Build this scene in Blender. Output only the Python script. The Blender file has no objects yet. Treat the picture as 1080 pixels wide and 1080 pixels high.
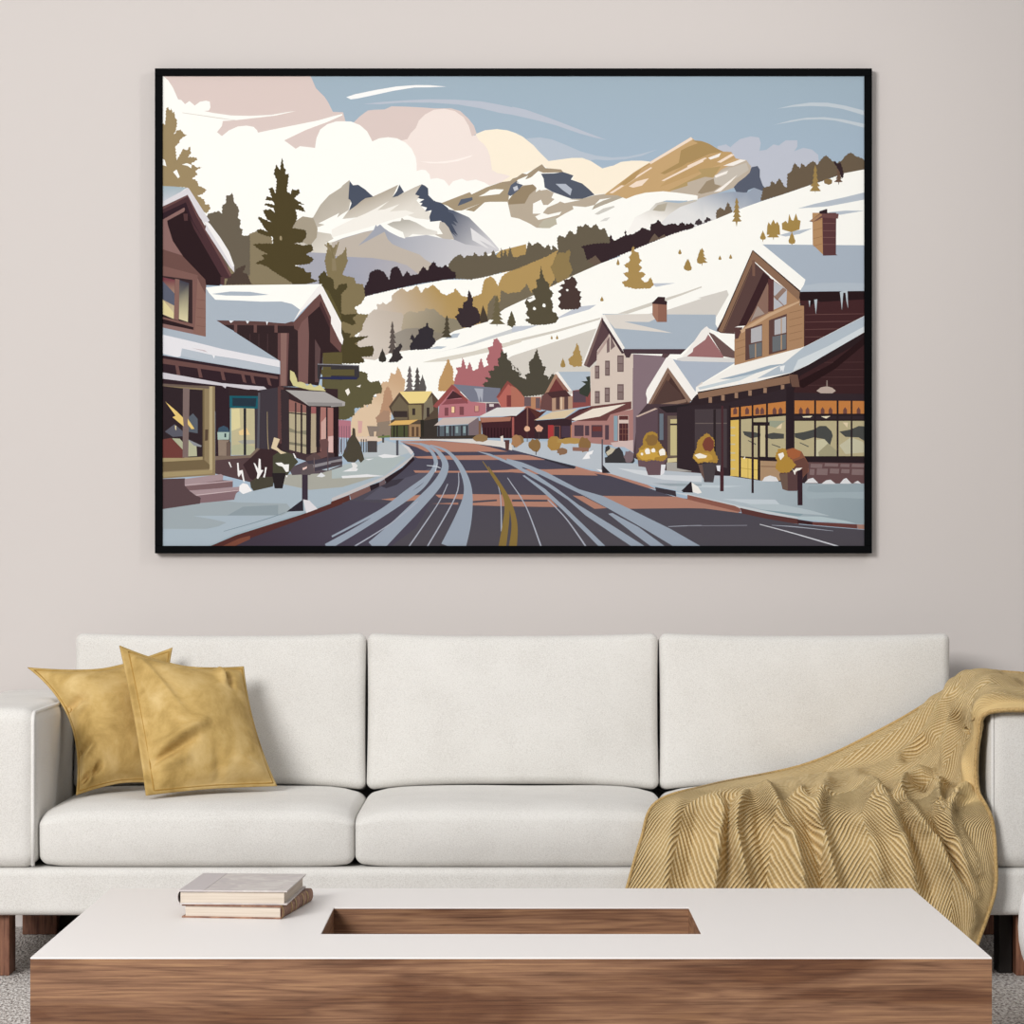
import bpy, bmesh, math, random
import numpy as np
from mathutils import Vector, Matrix
from mathutils.geometry import delaunay_2d_cdt
S = bpy.context.scene
C = S.collection
PI = math.pi
F = 3150.0            # focal length in photo pixels
CAMZ = 0.96           # lens height
def at(px, py, Y):    # the point of the photo at distance Y from the lens
    return Vector(((px - 540) * Y / F, Y, CAMZ - (py - 572) * Y / F))
# ---------------------------------------------------------------- the printed picture: flat colour shapes, later shapes lie over earlier ones
ORG = {'A': 160, 'B': 350, 'C': 540, 'D': 725, '1': 68, '2': 230, '3': 390}
SHAPES = []          # (points in sheet units, colour or (colour0, point0, colour1, point1))
def rgb(h):
    h = h.lstrip('#')
    out = []
    for i in (0, 2, 4):
        c = int(h[i:i+2], 16) / 255
        out.append(c / 12.92 if c <= .04045 else ((c + .055) / 1.055) ** 2.4)
    return tuple(out)
def pts(reg, s):
    v = [float(a) for a in s.replace(',', ' ').split()]
    return [(ORG[reg[0]] + v[i] / 5.4, ORG[reg[1]] + v[i+1] / 5.4) for i in range(0, len(v), 2)]
def p(col, *segs):
    pl = []
    for k in range(0, len(segs), 2): pl += pts(segs[k], segs[k+1])
    SHAPES.append((pl, rgb(col)))
def g(reg, c0, a, c1, b, *segs):          # printed colour blend from point a to point b
    p(c0, *segs)
    SHAPES[-1] = (SHAPES[-1][0], (rgb(c0), pts(reg, a)[0], rgb(c1), pts(reg, b)[0]))
def stroke(col, reg, s):                  # x y width triples
    v = [float(a) for a in s.replace(',', ' ').split()]
    t = [(ORG[reg[0]] + v[i] / 5.4, ORG[reg[1]] + v[i+1] / 5.4, v[i+2] / 5.4) for i in range(0, len(v), 3)]
    # smooth through the points
    q = []
    for i in range(len(t) - 1):
        a = t[max(0, i-1)]; b = t[i]; c = t[i+1]; d = t[min(len(t)-1, i+2)]
        for k in range(6):
            u = k / 6
            q.append(tuple(.5*((2*b[j]) + (-a[j]+c[j])*u + (2*a[j]-5*b[j]+4*c[j]-d[j])*u*u + (-a[j]+3*b[j]-3*c[j]+d[j])*u**3) for j in range(3)))
    q.append(t[-1])
    L, R = [], []
    for i, (x, y, w) in enumerate(q):
        x0, y0, _ = q[max(0, i-1)]; x1, y1, _ = q[min(len(q)-1, i+1)]
        l = math.hypot(x1-x0, y1-y0) or 1
        nx, ny = -(y1-y0)/l, (x1-x0)/l
        L.append((x+nx*w/2, y+ny*w/2)); R.append((x-nx*w/2, y-ny*w/2))
    SHAPES.append((L + R[::-1], rgb(col)))
def conifer(col, reg, cx, top, base, w, seed, tiers=6, stem=12):
    rn = random.Random(seed); h = base - top
    if w < 48 and tiers < 5:
        pl = [(cx, top), (cx + w*.12, top + h*.22), (cx + w*.3, top + h*.4), (cx + w*.34, top + h*.55), (cx + w*.5, top + h*.75), (cx + w*.42, base - h*.05), (cx + w*.08, base), (cx, base + stem), (cx - w*.08, base), (cx - w*.42, base - h*.06), (cx - w*.48, top + h*.72), (cx - w*.32, top + h*.52), (cx - w*.26, top + h*.36), (cx - w*.1, top + h*.2)]
        SHAPES.append(([(ORG[reg[0]] + x/5.4, ORG[reg[1]] + y/5.4) for x, y in pl], rgb(col))); return
    Lp, Rp = [], []
    for side, out in ((-1, Lp), (1, Rp)):
        for k in range(tiers):
            y0 = top + h * (k / tiers) ** .9
            y1 = top + h * ((k + 1) / tiers) ** .9
            ww = w / 2 * (.18 + .82 * (k + 1) / tiers) * rn.uniform(.82, 1.12)
            if k == 0: out.append((cx + side * 1.5, top))
            out.append((cx + side * ww * .75, y0 + (y1 - y0) * .62))
            out.append((cx + side * ww, y1 - (y1 - y0) * rn.uniform(.05, .2)))
            out.append((cx + side * ww * .7, y1))
            if k < tiers - 1: out.append((cx + side * ww * .45, y1 - (y1 - y0) * .05))
    pl = Lp + [(cx - stem/5, base), (cx, base + stem), (cx + stem/5, base)] + Rp[::-1]
    SHAPES.append(([(ORG[reg[0]] + x/5.4, ORG[reg[1]] + y/5.4) for x, y in pl], rgb(col)))
def blob(col, reg, cx, cy, rx, ry, seed, n=22, jag=.14):
    rn = random.Random(seed); pl = []
    for k in range(n):
        a = k / n * 2 * math.pi
        r = 1 + rn.uniform(-jag, jag) + (jag * .6 if k % 2 else -jag * .3)
        pl.append((ORG[reg[0]] + (cx + rx * r * math.cos(a)) / 5.4, ORG[reg[1]] + (cy + ry * r * math.sin(a)) / 5.4))
    SHAPES.append((pl, rgb(col)))
def rect(col, reg, x0, y0, x1, y1): p(col, reg, '%g %g %g %g %g %g %g %g' % (x0, y0, x1, y0, x1, y1, x0, y1))

def leafy(amp=.6, step=1.5, seed=1):      # turns the last shape's outline into foliage
    pl, c = SHAPES[-1]; rn = random.Random(seed + len(SHAPES)); out = []
    for i in range(len(pl)):
        a, b = pl[i], pl[(i+1) % len(pl)]; L = math.hypot(b[0]-a[0], b[1]-a[1]); out.append(a)
        n = int(L / step)
        if n < 2: continue
        nx, ny = -(b[1]-a[1]) / L, (b[0]-a[0]) / L
        for k in range(1, n):
            t = (k + rn.uniform(-.25, .25)) / n; d = amp * rn.uniform(.3, 1.1) * (1 if k % 2 else -1)
            out.append((a[0] + (b[0]-a[0]) * t + nx * d, a[1] + (b[1]-a[1]) * t + ny * d - abs(d) * .3))
    SHAPES[-1] = (out, c)
def foliage(col, *segs): p(col, *segs); leafy()
W_ = '#fdfdf8'
# --- sky and clouds
g('C1', '#a2b5c3', '500 65', '#a6b9cb', '500 560', 'A1', '-60 0', 'D1', '1200 0 1200 2900', 'A1', '-60 2900')
p('#fbf0dc', 'B1', '780 480 822 395 870 375 940 368 1000 375 1080 402', 'C1', '20 392 60 410 120 458 165 505 208 550 280 540 340 532 400 532 450 550 490 576 515 592 550 582 580 575 620 555 680 548 740 548 785 553 800 800 0 900', 'B1', '780 900')
p('#b9c4d1', 'C1', '80 422 160 415 230 428 310 460 390 495 480 520 570 530 660 525 740 508 830 483 740 520 640 540 540 546 480 541 440 546 400 532 340 531 280 540 208 550 150 492 110 446')
p('#dccbc6', 'A1', '55 60 905 65 935 135 985 185 1005 215 1032 270 1090 272 1105 330 1105 700 55 700')
p('#dccbc6', 'B1', '120 335 160 295 205 262 240 258 300 256 340 238 420 240 520 245 580 250 680 250 730 264 780 310 810 350 824 392 800 412 800 720 150 720')
p('#f3e6e0', 'B1', '400 432 430 425 450 390 478 362 495 320 530 285 580 258 640 252 700 265 750 300 780 350 797 408 822 402 836 430 862 450 885 480 900 520 912 600 940 618 985 626 1015 636 950 680 900 692 700 760 420 700')
p('#fdf3ee', 'B1', '500 552 600 555 690 545 750 530 803 514 790 527 720 550 640 563 560 563')
p('#fafaf9', 'B1', '82 186 130 170 250 145 370 125 480 117 560 118 652 126 560 130 470 131 350 150 250 172 150 193 108 199')
p('#bcc3d0', 'B1', '180 225 300 212 440 203 560 198 700 200 850 210 960 230 1030 245', 'C1', '0 240 80 258 200 300 330 350 420 385 540 430 470 416 380 391 250 346 130 315 0 286', 'B1', '960 276 850 250 720 228 560 217 400 217 280 226')
p('#c4ced6', 'D1', '510 252 600 231 700 217 800 218 900 235 1015 265 1015 292 950 272 880 252 800 240 700 236 600 241')
p('#c4ced6', 'D1', '495 343 590 318 680 303 780 300 880 312 1015 340 1015 362 920 337 840 319 760 312 660 315 580 329')
p('#bfc4d1', 'D1', '170 466 220 455 245 472 262 455 300 425 360 410 408 416 418 448 410 492 450 486 490 455 520 462 560 432 626 432 626 468 608 494 660 475 710 485 745 515 752 600 560 705 440 720 380 640 200 600')
# white cloud bank
p(W_, 'A1', '55 60 66 66 92 88 120 130 150 198 168 202 190 226 215 208 245 234 275 212 310 206 331 212 334 245 326 262 300 265 345 275 450 290 560 293 680 287 780 270 822 265 700 292 560 308 470 318 405 322 400 350 372 385 400 408 440 375 490 353 540 348 580 355 600 375 605 388 700 368 830 342 950 318 1030 295 1085 282 1085 290 1000 328 880 372 755 432 820 480 845 465 930 475 938 420 960 370 1000 340 1050 324',
  'B1', '60 323 110 325 160 345 200 380 222 420 230 438 270 420 320 414 370 420 420 445 455 480 478 530 483 570 483 606 510 599 535 602 556 625 562 652 600 647 640 658 668 692 690 665 740 650 770 663 820 655 870 672 902 692 900 900', 'A1', '55 1080')
stroke('#d6cdc6', 'A1', '175 275 3 300 293 4 400 308 4 480 318 2')
# --- left mountain
p(W_, 'A1', '780 950 850 905 920 870 960 800 1010 745 1080 700', 'B1', '60 690 100 658 118 690 150 690 190 715 220 735 235 750 300 725 350 700 380 683 405 720 440 715 480 695 512 680 530 690 548 705 550 745 580 775 625 788 660 820 700 835 750 850 780 870 830 920 900 990 970 1060', 'B2', '700 300 0 400', 'A2', '780 300')
g('A1', '#b9b1a4', '900 880', '#dcd7cd', '1000 1060', 'A1', '780 950 850 905 920 870 960 800 1010 745 1080 700', 'B1', '60 690 100 658 98 765 108 775 95 830 60 850 30 872 42 845', 'A1', '1060 850 1000 880 950 905 985 912 915 938 940 952 1020 965 1035 992 985 1020 1080 1000 1080 1080 780 1080')
g('B1', '#b4aa9b', '250 740', '#e6e1d8', '300 870', 'B1', '95 832 140 800 165 780 190 762 235 752 300 722 378 685 345 757 410 730 470 700 512 682 475 738 505 748 482 775 505 800 530 830 562 840 555 885 520 880 480 876 440 862 400 850 350 858 260 862 150 870 60 880')
p('#f4f1ea', 'B1', '190 850 240 825 325 778 260 830 300 825 385 795 330 838 420 830 470 846 400 870 330 888 200 930 0 985 0 940 120 880')
p('#4d5464', 'B1', '101 662 120 688 150 685 190 712 215 735 236 753 190 762 165 780 140 802 97 832 112 792 105 772 94 766')
p('#555b6a', 'B1', '385 684 411 727 375 750 344 758 370 722')
g('B1', '#5a6172', '690 860', '#d3d2d6', '900 1030', 'B1', '640 820 700 832 750 850 782 870 830 920 900 990 965 1050 900 1075 700 1010 640 900')
p('#e3e2e4', 'B1', '790 930 900 1010 940 1050 840 1000 910 1060 800 1000')
p('#4b5263', 'B1', '512 682 530 690 548 705 550 745 580 775 625 788 664 820 662 838 690 850 720 905 690 890 712 920 680 905 718 975 690 955 715 985 660 940 620 890 560 896 555 868 568 830 530 838 542 815 505 805 516 790 498 785 526 768 503 765 488 758 500 750 474 740 490 715')
g('B1', '#b7b3aa', '420 885', '#e3e0d9', '440 980', 'B1', '315 910 350 895 392 892 398 872 410 884 440 885 480 900 540 935 600 950 602 968 540 972 460 966 430 985 416 990 405 955 340 925')
p('#c3bbb0', 'B1', '615 895 640 900 665 928 680 960 698 996 640 996 585 968 632 966 610 930')
g('B2', '#a2a6b2', '300 60', '#d0cfd3', '760 260', 'A2', '1060 150', 'B2', '0 140 60 115 180 80 238 68 250 38 258 48 275 36 300 60 330 80 380 105 416 117 420 110 540 96 640 118 700 124 760 150 860 165 960 185 700 260 600 290 480 320 0 300')
p('#bfb5aa', 'B2', '0 140 60 118 180 82 236 70 205 105 150 158 300 78 318 120 345 148 400 172 500 208 530 235 580 265 600 300 480 325 380 262 230 228 80 222 0 222')
g('B2', '#a3a5b3', '150 240', '#b3b0b6', '400 300', 'B2', '-10 214 80 220 230 227 350 245 430 270 500 325 490 345 200 400 150 400 -30 300')
# --- middle mountain
p(W_, 'B1', '560 745 590 780 625 788 700 760 800 727 880 695 960 672 1010 665 1060 635', 'C1', '0 662 60 620 120 600 170 570 200 590 280 600 290 615 350 632 345 655 400 680 440 715 470 740 540 735 640 735 760 725 900 800 1080 960 700 1090 0 1090', 'B1', '960 1060 900 990 780 870 700 835')
p('#a6967c', 'B1', '622 790 700 760 785 727 796 740 880 700 960 672 1012 666 1030 650 1060 640 1050 690 1010 740 1005 782 900 782 870 785 810 838 760 828 850 790 740 832 700 832 660 806')
p(W_, 'B1', '835 752 870 735 900 715 930 710 980 712 955 738')
p('#5a6272', 'B1', '735 768 800 756 802 772 760 790 716 806')
p('#b8ab99', 'B1', '1000 780 1040 755 1062 700', 'C1', '30 690 110 685 135 700 165 718 200 712 240 732 225 755 300 770 400 765 470 745 520 738 640 736 645 750 500 768 470 800 420 812 345 806 350 824 300 850 250 880 256 910 200 932 140 930 100 906 40 878 0 870', 'B1', '1020 868')
p('#bdb7a5', 'C1', '150 920 180 885 250 870 252 910 215 932 170 932')
p('#97866c', 'C1', '-20 772 20 720 60 694 120 682 142 706 100 742 72 792 -20 798')
p('#5c6373', 'B1', '1018 690 1040 662 1070 672', 'C1', '20 672 62 686 40 712 10 738 -10 750 -25 740')
p('#c8cbd3', 'C1', '5 700 30 690 36 712 14 722')
p('#a3937c', 'C1', '-60 670 0 662 60 620 85 626 120 600 170 568 190 590 280 598 292 614 178 617 150 606 110 642 74 656 92 632 36 655 -10 690')
p(W_, 'C1', '36 658 75 654 100 648 150 612 175 622 186 660 176 700 135 728 140 700 118 683 60 682')
p('#565c6a', 'C1', '165 622 240 620 290 612 350 632 335 655 400 678 440 712 470 742 400 765 340 766 230 726 186 700 180 650')
p('#b4bbc8', 'C1', '248 680 305 680 342 710 332 746 290 716')
p(W_, 'C1', '120 792 165 770 178 800 205 800 240 768 290 770 260 790 200 815 172 850 118 850')
p(W_, 'C1', '132 866 175 845 205 855 282 838 270 856 210 872 150 886')
p(W_, 'C1', '235 735 330 770 390 772 300 790 225 760')
p('#b1a898', 'C1', '455 828 470 800 520 775 580 755 640 738 650 750 560 785 500 808')
p('#cfccc5', 'C1', '470 852 520 820 580 805 585 812 540 835 490 856')
p('#d5d2cd', 'C1', '675 842 700 818 752 798 755 808 710 846')
p('#dcdad6', 'C1', '500 895 530 875 560 870 540 890')
# --- gold mountain
p('#c7a678', 'C1', '525 742 600 685 700 610 790 555 900 490 1020 413 1040 432 1090 440', 'D1', '80 435 120 450 170 480 205 496 250 498 275 535 335 545 362 580 360 612 300 672 265 702 150 737 60 770 0 784', 'C1', '1050 768 1050 745 940 730 860 723 760 730 700 745 650 765 600 745')
p('#ab8f60', 'C1', '845 620 950 560 962 490 1000 470 1060 448', 'D1', '25 432 80 436 130 455 170 480 206 497 130 508 30 552 -40 585 -130 625')
p('#c09f6f', 'D1', '-60 600 0 560 60 545 130 512 206 497 252 500 275 535 180 570 100 600 0 640 -160 700')
p('#b39a6b', 'C1', '880 722 950 690 1080 622', 'D1', '60 598 190 580 150 640 110 660 0 690 -60 710')
p('#bfb2a2', 'C1', '900 722 1000 690', 'D1', '0 672 100 640 150 645 190 600 270 560 335 547 363 580 356 615 300 668 265 702 190 727 60 770 -20 775')
p('#9d8d76', 'D1', '58 732 110 665 150 650 156 682 190 692 150 720 80 737')
p('#c7bfb4', 'D1', '150 640 190 610 240 590 335 560 350 600 290 640 200 690 155 680')
for s in ('155 632 232 604 224 622 160 646', '150 727 200 692 285 628 250 668 190 722', '118 532 192 503 180 526 132 542', '203 577 300 540 335 545 262 577', '0 750 30 743 60 748 58 764 0 780'): p('#f7f1ea', 'D1', s)
for s in ('780 558 1020 413 1030 426 790 568', '553 732 792 584 798 590 572 734', '850 662 1090 537 1090 553 866 664', '665 694 710 665 780 648 740 690 690 702'): p('#f3dfcc', 'C1', s)
for s in ('0 576 100 530 112 534 0 594', '168 556 250 508 268 515 190 560'): p('#f3dfcc', 'D1', s)
p('#b79766', 'C1', '640 690 700 650 750 580 800 560 690 620 610 685')
p('#5a6070', 'D1', '264 698 290 670 330 640 355 615 365 585 400 578 413 600 412 640 430 690 442 702 430 722 380 702 345 716 340 729 280 731')
g('C1', '#c6c1b8', '880 790', '#f8f6f2', '850 900', 'C1', '640 990 700 870 780 830 820 790 860 780 950 790 1080 765 1090 960')
p(W_, 'C1', '640 770 700 745 760 730 860 722 940 730 1050 745 1058 770 980 776 880 774 820 790 780 832 700 850 650 900 560 960 560 900')
g('D1', '#9ba5b5', '230 735', '#e3e3e3', '170 880', 'C1', '850 900 900 850 960 810 1050 780', 'D1', '60 765 150 737 260 724 340 731 380 702 432 722 420 778 340 812 0 945 -100 960')
p('#b5ad9c', 'C1', '800 830 830 800 885 788 870 835 840 836')
# --- far tree bands and hills
p('#b1945f', 'B2', '930 215 960 185 1080 155', 'C2', '80 148 90 300 0 330', 'B2', '930 300')
p(W_, 'B2', '60 560 190 445 360 405 640 352 790 350', 'C2', '0 300 260 185 340 330 0 640', 'B2', '60 900')
foliage('#675e4e', 'B2', '660 300 665 260 700 220 735 205 750 228 775 212 800 216 815 195 830 215 860 216 875 185 890 216 905 212 920 180 940 222 960 226 965 168 975 218 988 178 1000 222 1015 162 1030 218 1060 226', 'C2', '20 238 45 212 75 210 95 130 112 156 150 138 185 170 210 148 225 182 232 154 262 180 270 230 0 302', 'B2', '1000 302 900 330 790 352 700 346')
foliage('#33262b', 'B2', '178 446 182 400 205 362 215 310 260 290 300 310 326 352 340 285 375 273 405 332 430 300 446 326 490 320 520 274 545 298 560 270 580 244 600 274 625 282 650 266 680 300 706 310 706 346 640 353 500 375 360 406 190 447')
g('B2', '#cbbfb4', '300 600', '#b1945f', '600 420', 'B2', '150 740 130 700 190 640 180 600 205 555 240 520 258 520 258 488 275 492 290 478 308 492 340 470 342 440 370 416 400 398 428 420 460 404 485 382 505 424 512 424 530 396 545 400 575 378 600 400 625 428 650 440 690 424 705 400 740 442 790 455 850 432 868 350 905 332 925 345 945 388 970 330 1000 308 1080 283', 'C2', '0 302 200 218 260 182 330 180 420 300 260 370 205 402 0 497', 'B2', '985 515 850 610 640 690 440 760 330 790 260 820'); leafy()
g('B2', '#d0c6bc', '200 700', '#bfb3a6', '400 560', 'B2', '130 720 200 560 240 520 400 540 440 640 380 720 250 810 170 800')
g('B2', '#b0a48f', '420 560', '#8d8470', '620 640', 'B2', '395 640 410 550 440 530 490 540 492 530 520 530 540 512 560 520 580 515 610 545 640 565 700 575 745 590 760 620 640 690 500 700 400 700'); leafy()
g('B2', '#9b948a', '380 680', '#8a8173', '560 660', 'B2', '350 660 420 630 490 625 540 640 640 660 620 700 500 735 430 755 370 750')
foliage('#766c59', 'B2', '880 600 890 488 910 460 930 433 945 482 958 475 962 408 1000 432 1040 424 1080 420', 'C2', '30 436 70 395 85 373 108 425 150 402 205 402 0 500', 'B2', '985 520 970 600')
foliage('#675e4e', 'C2', '250 215 262 182 255 112 275 98 300 112 330 68 355 92 365 90 375 45 400 50 420 32 450 55 480 32 500 65 530 58 545 100 600 140 540 250 340 332 215 392 250 340 300 250')
foliage('#8f7b52', 'C2', '218 276 232 260 250 212 275 195 300 200 325 178 335 195 325 240 345 300 320 338 260 372 240 330')
foliage('#37292d', 'C2', '393 162 470 146 555 142 560 88 580 132 600 120 640 102 645 62 655 98 690 90 720 72 745 54 785 72 790 34 812 30 835 10 850 30 870 42 890 34 930 30 945 42 970 20 985 40 1000 38 1020 50 1045 48 870 108 505 260 470 220 425 242 410 182')
p('#6a5a4e', 'C2', '778 140 795 110 812 88 835 112 868 92 876 108')
p('#6a5a4e', 'C2', '430 248 475 212 512 258 480 272')
foliage('#6b5d4c', 'D1', '415 780 432 702 470 692 480 660 500 682 525 648 550 692 565 700 570 622 590 610 610 558 640 592 652 562 670 582 715 548 740 572 760 540 790 516 820 546 850 562 880 545 900 520 930 500 960 522 1000 538 1015 548 1015 600 890 622 690 692 560 737')
foliage('#6f604f', 'D1', '162 884 165 830 190 814 210 832 230 782 256 832 262 858')
foliage('#40363a', 'D1', '40 910 48 890 70 878 90 906 112 868 142 886 60 918')
foliage('#37292d', 'D1', '-20 945 -5 905 10 910 20 900 40 918 36 938')
# big white slope
p(W_, 'D1', '1015 596 890 620 800 655 690 690 560 735 420 780 320 815 150 886 0 944 -90 975', 'C1', '650 1080', 'C2', '505 258 340 331 205 402 0 496', 'B2', '985 516 880 592 700 642 590 702 440 752 330 770 200 830 120 870 100 1000', 'C2', '0 1090', 'D2', '1015 1000')
p('#d4cfc7', 'C2', '-190 900 0 785 250 703 480 628 520 900 200 1080 -300 1080')
p('#d6d2cc', 'C2', '780 545 900 518 1080 458', 'D2', '60 455 225 410 300 600 0 640', 'C2', '780 640')
p('#d2cdc4', 'C2', '-10 700 250 638 505 566 500 578 250 652 -10 716')
p('#d2cdc4', 'C2', '600 545 800 478 960 430 1080 388 1080 396 960 442 820 492 660 545')
p('#d9d4c9', 'B2', '515 822 600 800 800 760 950 720 1080 688 1080 706 900 762 650 816')
p('#cdd0d2', 'B2', '565 772 700 742 850 690 1000 640 1080 612 1080 640 900 690 800 722')
p('#b9c3cd', 'B2', '540 745 600 730 655 732 620 745'); p('#b9c3cd', 'B2', '640 690 690 660 730 655 715 680')
for s in ('630 820 720 795 900 755 1015 727 1015 768 800 808', '800 842 900 832 1005 833 870 856', '525 972 600 950 712 933 640 965 560 980'): p('#b9c2cd', 'D1', s)
for s in ('795 372 930 370 820 392', '375 505 480 494 440 520 270 570 255 570 300 545', '0 650 0 618 150 610 60 640'): p('#c3c9d4', 'C2', s)
# slope trees
for a in ((280, 760, 895, 62, 3, 30), (728, 575, 722, 62, 4, 10), (862, 570, 670, 50, 5, 18)): conifer('#9d8350' if a[4] != 5 else '#6b5445', 'D1', *a[:5], 5, a[5])
foliage('#37292d', 'D1', '833 560 842 548 855 565 872 556 892 625 882 658 862 605')
blob('#8a7350', 'D1', 803, 668, 24, 18, 4, 12)
for cx, t, b, w in ((490, 885, 985, 70), (430, 945, 998, 34), (595, 950, 1022, 40)): conifer('#a5894f', 'D1', cx, t, b, w, cx, 4, 16)
p('#a5894f', 'D1', '540 940 538 905 560 890 572 905 580 850 592 885 604 890 618 848 630 885 645 890 638 940 590 955')
p('#a5894f', 'D1', '452 970 455 920 462 898 475 915 490 885 500 910 512 895 525 920 528 970')
for cx, t, b, w in ((83, 172, 255, 66), (185, 212, 238, 18), (246, 205, 232, 18), (5, 230, 300, 40)): conifer('#a1854f', 'D2', cx, t, b, w, cx, 4, 20 if w > 50 else 2)
for cx, t, b, w in ((998, 232, 296, 42), (956, 175, 206, 20), (604, 230, 268, 18), (512, 445, 474, 20), (1072, 175, 260, 40), (226, 668, 690, 12), (257, 665, 690, 14), (290, 795, 850, 30)): conifer('#a1854f', 'C2', cx, t, b, w, cx, 4, 2)
foliage('#aa8d57', 'C2', '692 152 700 190 722 195 725 225 740 245 722 262 742 285 722 305 752 312 762 322 735 345 752 365 772 362 790 335 800 355 806 385 780 402 700 404 640 390 626 362 650 358 662 345 640 322 632 312 660 310 662 290 634 268 660 255 672 240 664 222 680 205 678 188')
foliage('#aa8d57', 'C2', '325 830 322 800 345 785 350 760 360 740 370 710 382 740 388 770 400 790 398 845 350 848')
# dark conifers on the slope
foliage('#57503f', 'C2', '165 265 172 310 188 355 215 375 212 400 238 430 220 455 235 490 230 530 255 545 265 575 245 598 180 610 110 608 68 580 100 570 75 545 90 525 72 480 90 455 110 450 130 455 112 410 142 395 138 350 156 345')
p(W_, 'C2', '85 465 128 450 135 462 100 480'); blob(W_, 'C2', 183, 497, 10, 12, 3, 7); blob(W_, 'C2', 128, 515, 9, 9, 5, 7)
foliage('#4b3b37', 'C2', '345 330 362 350 375 370 360 390 376 412 395 418 385 440 400 450 385 470 395 505 370 520 280 522 262 500 275 480 262 455 280 440 262 415 290 400 270 385 300 372 292 350 320 350')
blob(W_, 'C2', 315, 410, 8, 7, 3, 6)
foliage('#5c543f', 'C2', '-30 600 -15 560 0 535 15 570 20 600 0 625')
foliage('#3b3034', 'B2', '780 405 790 425 805 470 800 500 830 515 845 560 850 590 785 625 740 622 700 560 725 545 715 510 745 515 748 480 770 470')
p('#4a4036', 'B2', '860 495 885 560 890 590 845 600 845 560')
conifer('#4d4638', 'B2', 655, 555, 680, 66, 8, 5, 8); conifer('#5a5440', 'B2', 1023, 530, 612, 50, 9, 4, 12)
conifer('#6b6249', 'B2', 940, 440, 605, 90, 12, 6, 14)
foliage('#353036', 'B2', '545 588 552 620 585 640 575 670 594 705 560 745 525 750 445 752 442 730 460 700 442 690 460 655 470 685 495 655 490 635 530 620')
conifer('#5d5450', 'B2', 345, 588, 770, 60, 11, 6, 8)
foliage('#3b3536', 'B2', '395 708 402 735 385 760 405 798 370 822 318 822 340 790 350 750 372 735')
conifer('#3b3732', 'B2', 288, 740, 820, 46, 13, 4, 4)
# gold and pink trees behind the village, pale mist
g('B2', '#c9a785', '330 900', '#dcc3a6', '250 1080', 'B2', '200 1080 215 1010 250 1020 290 930 320 935 338 880 360 890 375 845 395 880 400 905 418 920 410 1000 340 1100', 'B3', '330 380 110 385 108 300 120 260 180 200 200 160'); leafy()
foliage('#b58f73', 'B3', '270 250 290 180 300 120 320 90 340 130 350 190 330 260 300 300')
foliage('#a88872', 'B3', '250 270 300 230 330 240 335 385 270 380')
conifer('#6d6565', 'B2', 443, 842, 990, 62, 5, 5, 0); conifer('#55504f', 'B2', 487, 850, 990, 62, 6, 5, 0); conifer('#5d5856', 'B2', 516, 890, 990, 46, 7, 4, 0)
foliage('#bb9566', 'B2', '605 985 610 920 625 890 650 830 662 795 675 830 692 860 690 920 740 990')
foliage('#ab6c70', 'B2', '690 985 700 910 715 880 708 850 735 850 745 792 768 860 785 820 805 870 830 860 850 790 865 850 890 840 880 800 895 765 890 735 915 730 920 690 942 682 955 705 968 715 975 760 960 800 972 850 950 870 920 880 900 990')
foliage('#4f4a3f', 'B2', '855 945 890 930 865 905 905 910 892 870 920 870 925 840 950 845 945 800 960 790 965 745 980 770 998 765 1000 805 1020 815 1030 865 1060 850 1070 900 1080 890', 'C2', '0 830 20 870 50 880 40 900 80 920 75 890 100 885 95 820 120 800 125 780 143 740 155 800 170 810 172 840 195 850 180 890 210 905 205 920 235 880 245 920 200 1020', 'C3', '205 140 70 155', 'B3', '900 150 870 100')
# --- brown tree, grey tree and conifers at the left
foliage('#9c8966', 'A1', '55 330 75 345 80 300 82 250 95 242 103 262 112 248 118 275 130 268 132 298 145 320 140 370 122 412 145 375 165 370 180 392 202 402 165 425 158 448 135 465 142 545 180 480 200 488 220 468 222 510 205 528 255 530 260 545 225 565 255 585 288 585 250 605 260 630 230 650 262 665 265 690 300 705 314 716 290 740 260 745 285 765 300 768 302 795 330 800 333 825 310 850 250 800 190 700 55 700')
for s in ('60 535 75 545 84 580 60 572', '122 612 142 598 160 640 150 648', '172 570 200 562 228 572 225 592 205 578'): p(W_, 'A1', s)
foliage('#6a6153', 'A1', '318 850 340 845 385 835 400 850 402 800 422 790 425 745 445 745 458 730 465 745 470 785 492 810 498 840 490 870 508 890 502 930 520 940 512 968 540 985 560 1080 440 1080', 'A2', '600 380 420 380 300 60')
foliage('#887c62', 'A1', '520 1010 545 975 575 955 600 955 680 975 700 1080', 'A2', '800 200 800 400 400 400 440 260 500 200')
p('#a8a9b4', 'A2', '850 185 900 195 1000 200 1060 220 1060 420 780 420 830 300')
foliage('#6a6153', 'A2', '400 100 560 100 560 330 470 310 440 200')
p('#a69c8a', 'A2', '780 60 800 30 860 -10 920 0 945 60 940 110 900 160 850 130')
foliage('#50433b', 'A2', '440 330 470 310 480 290 540 265 520 310 545 320 560 360 575 378 420 380')
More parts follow.
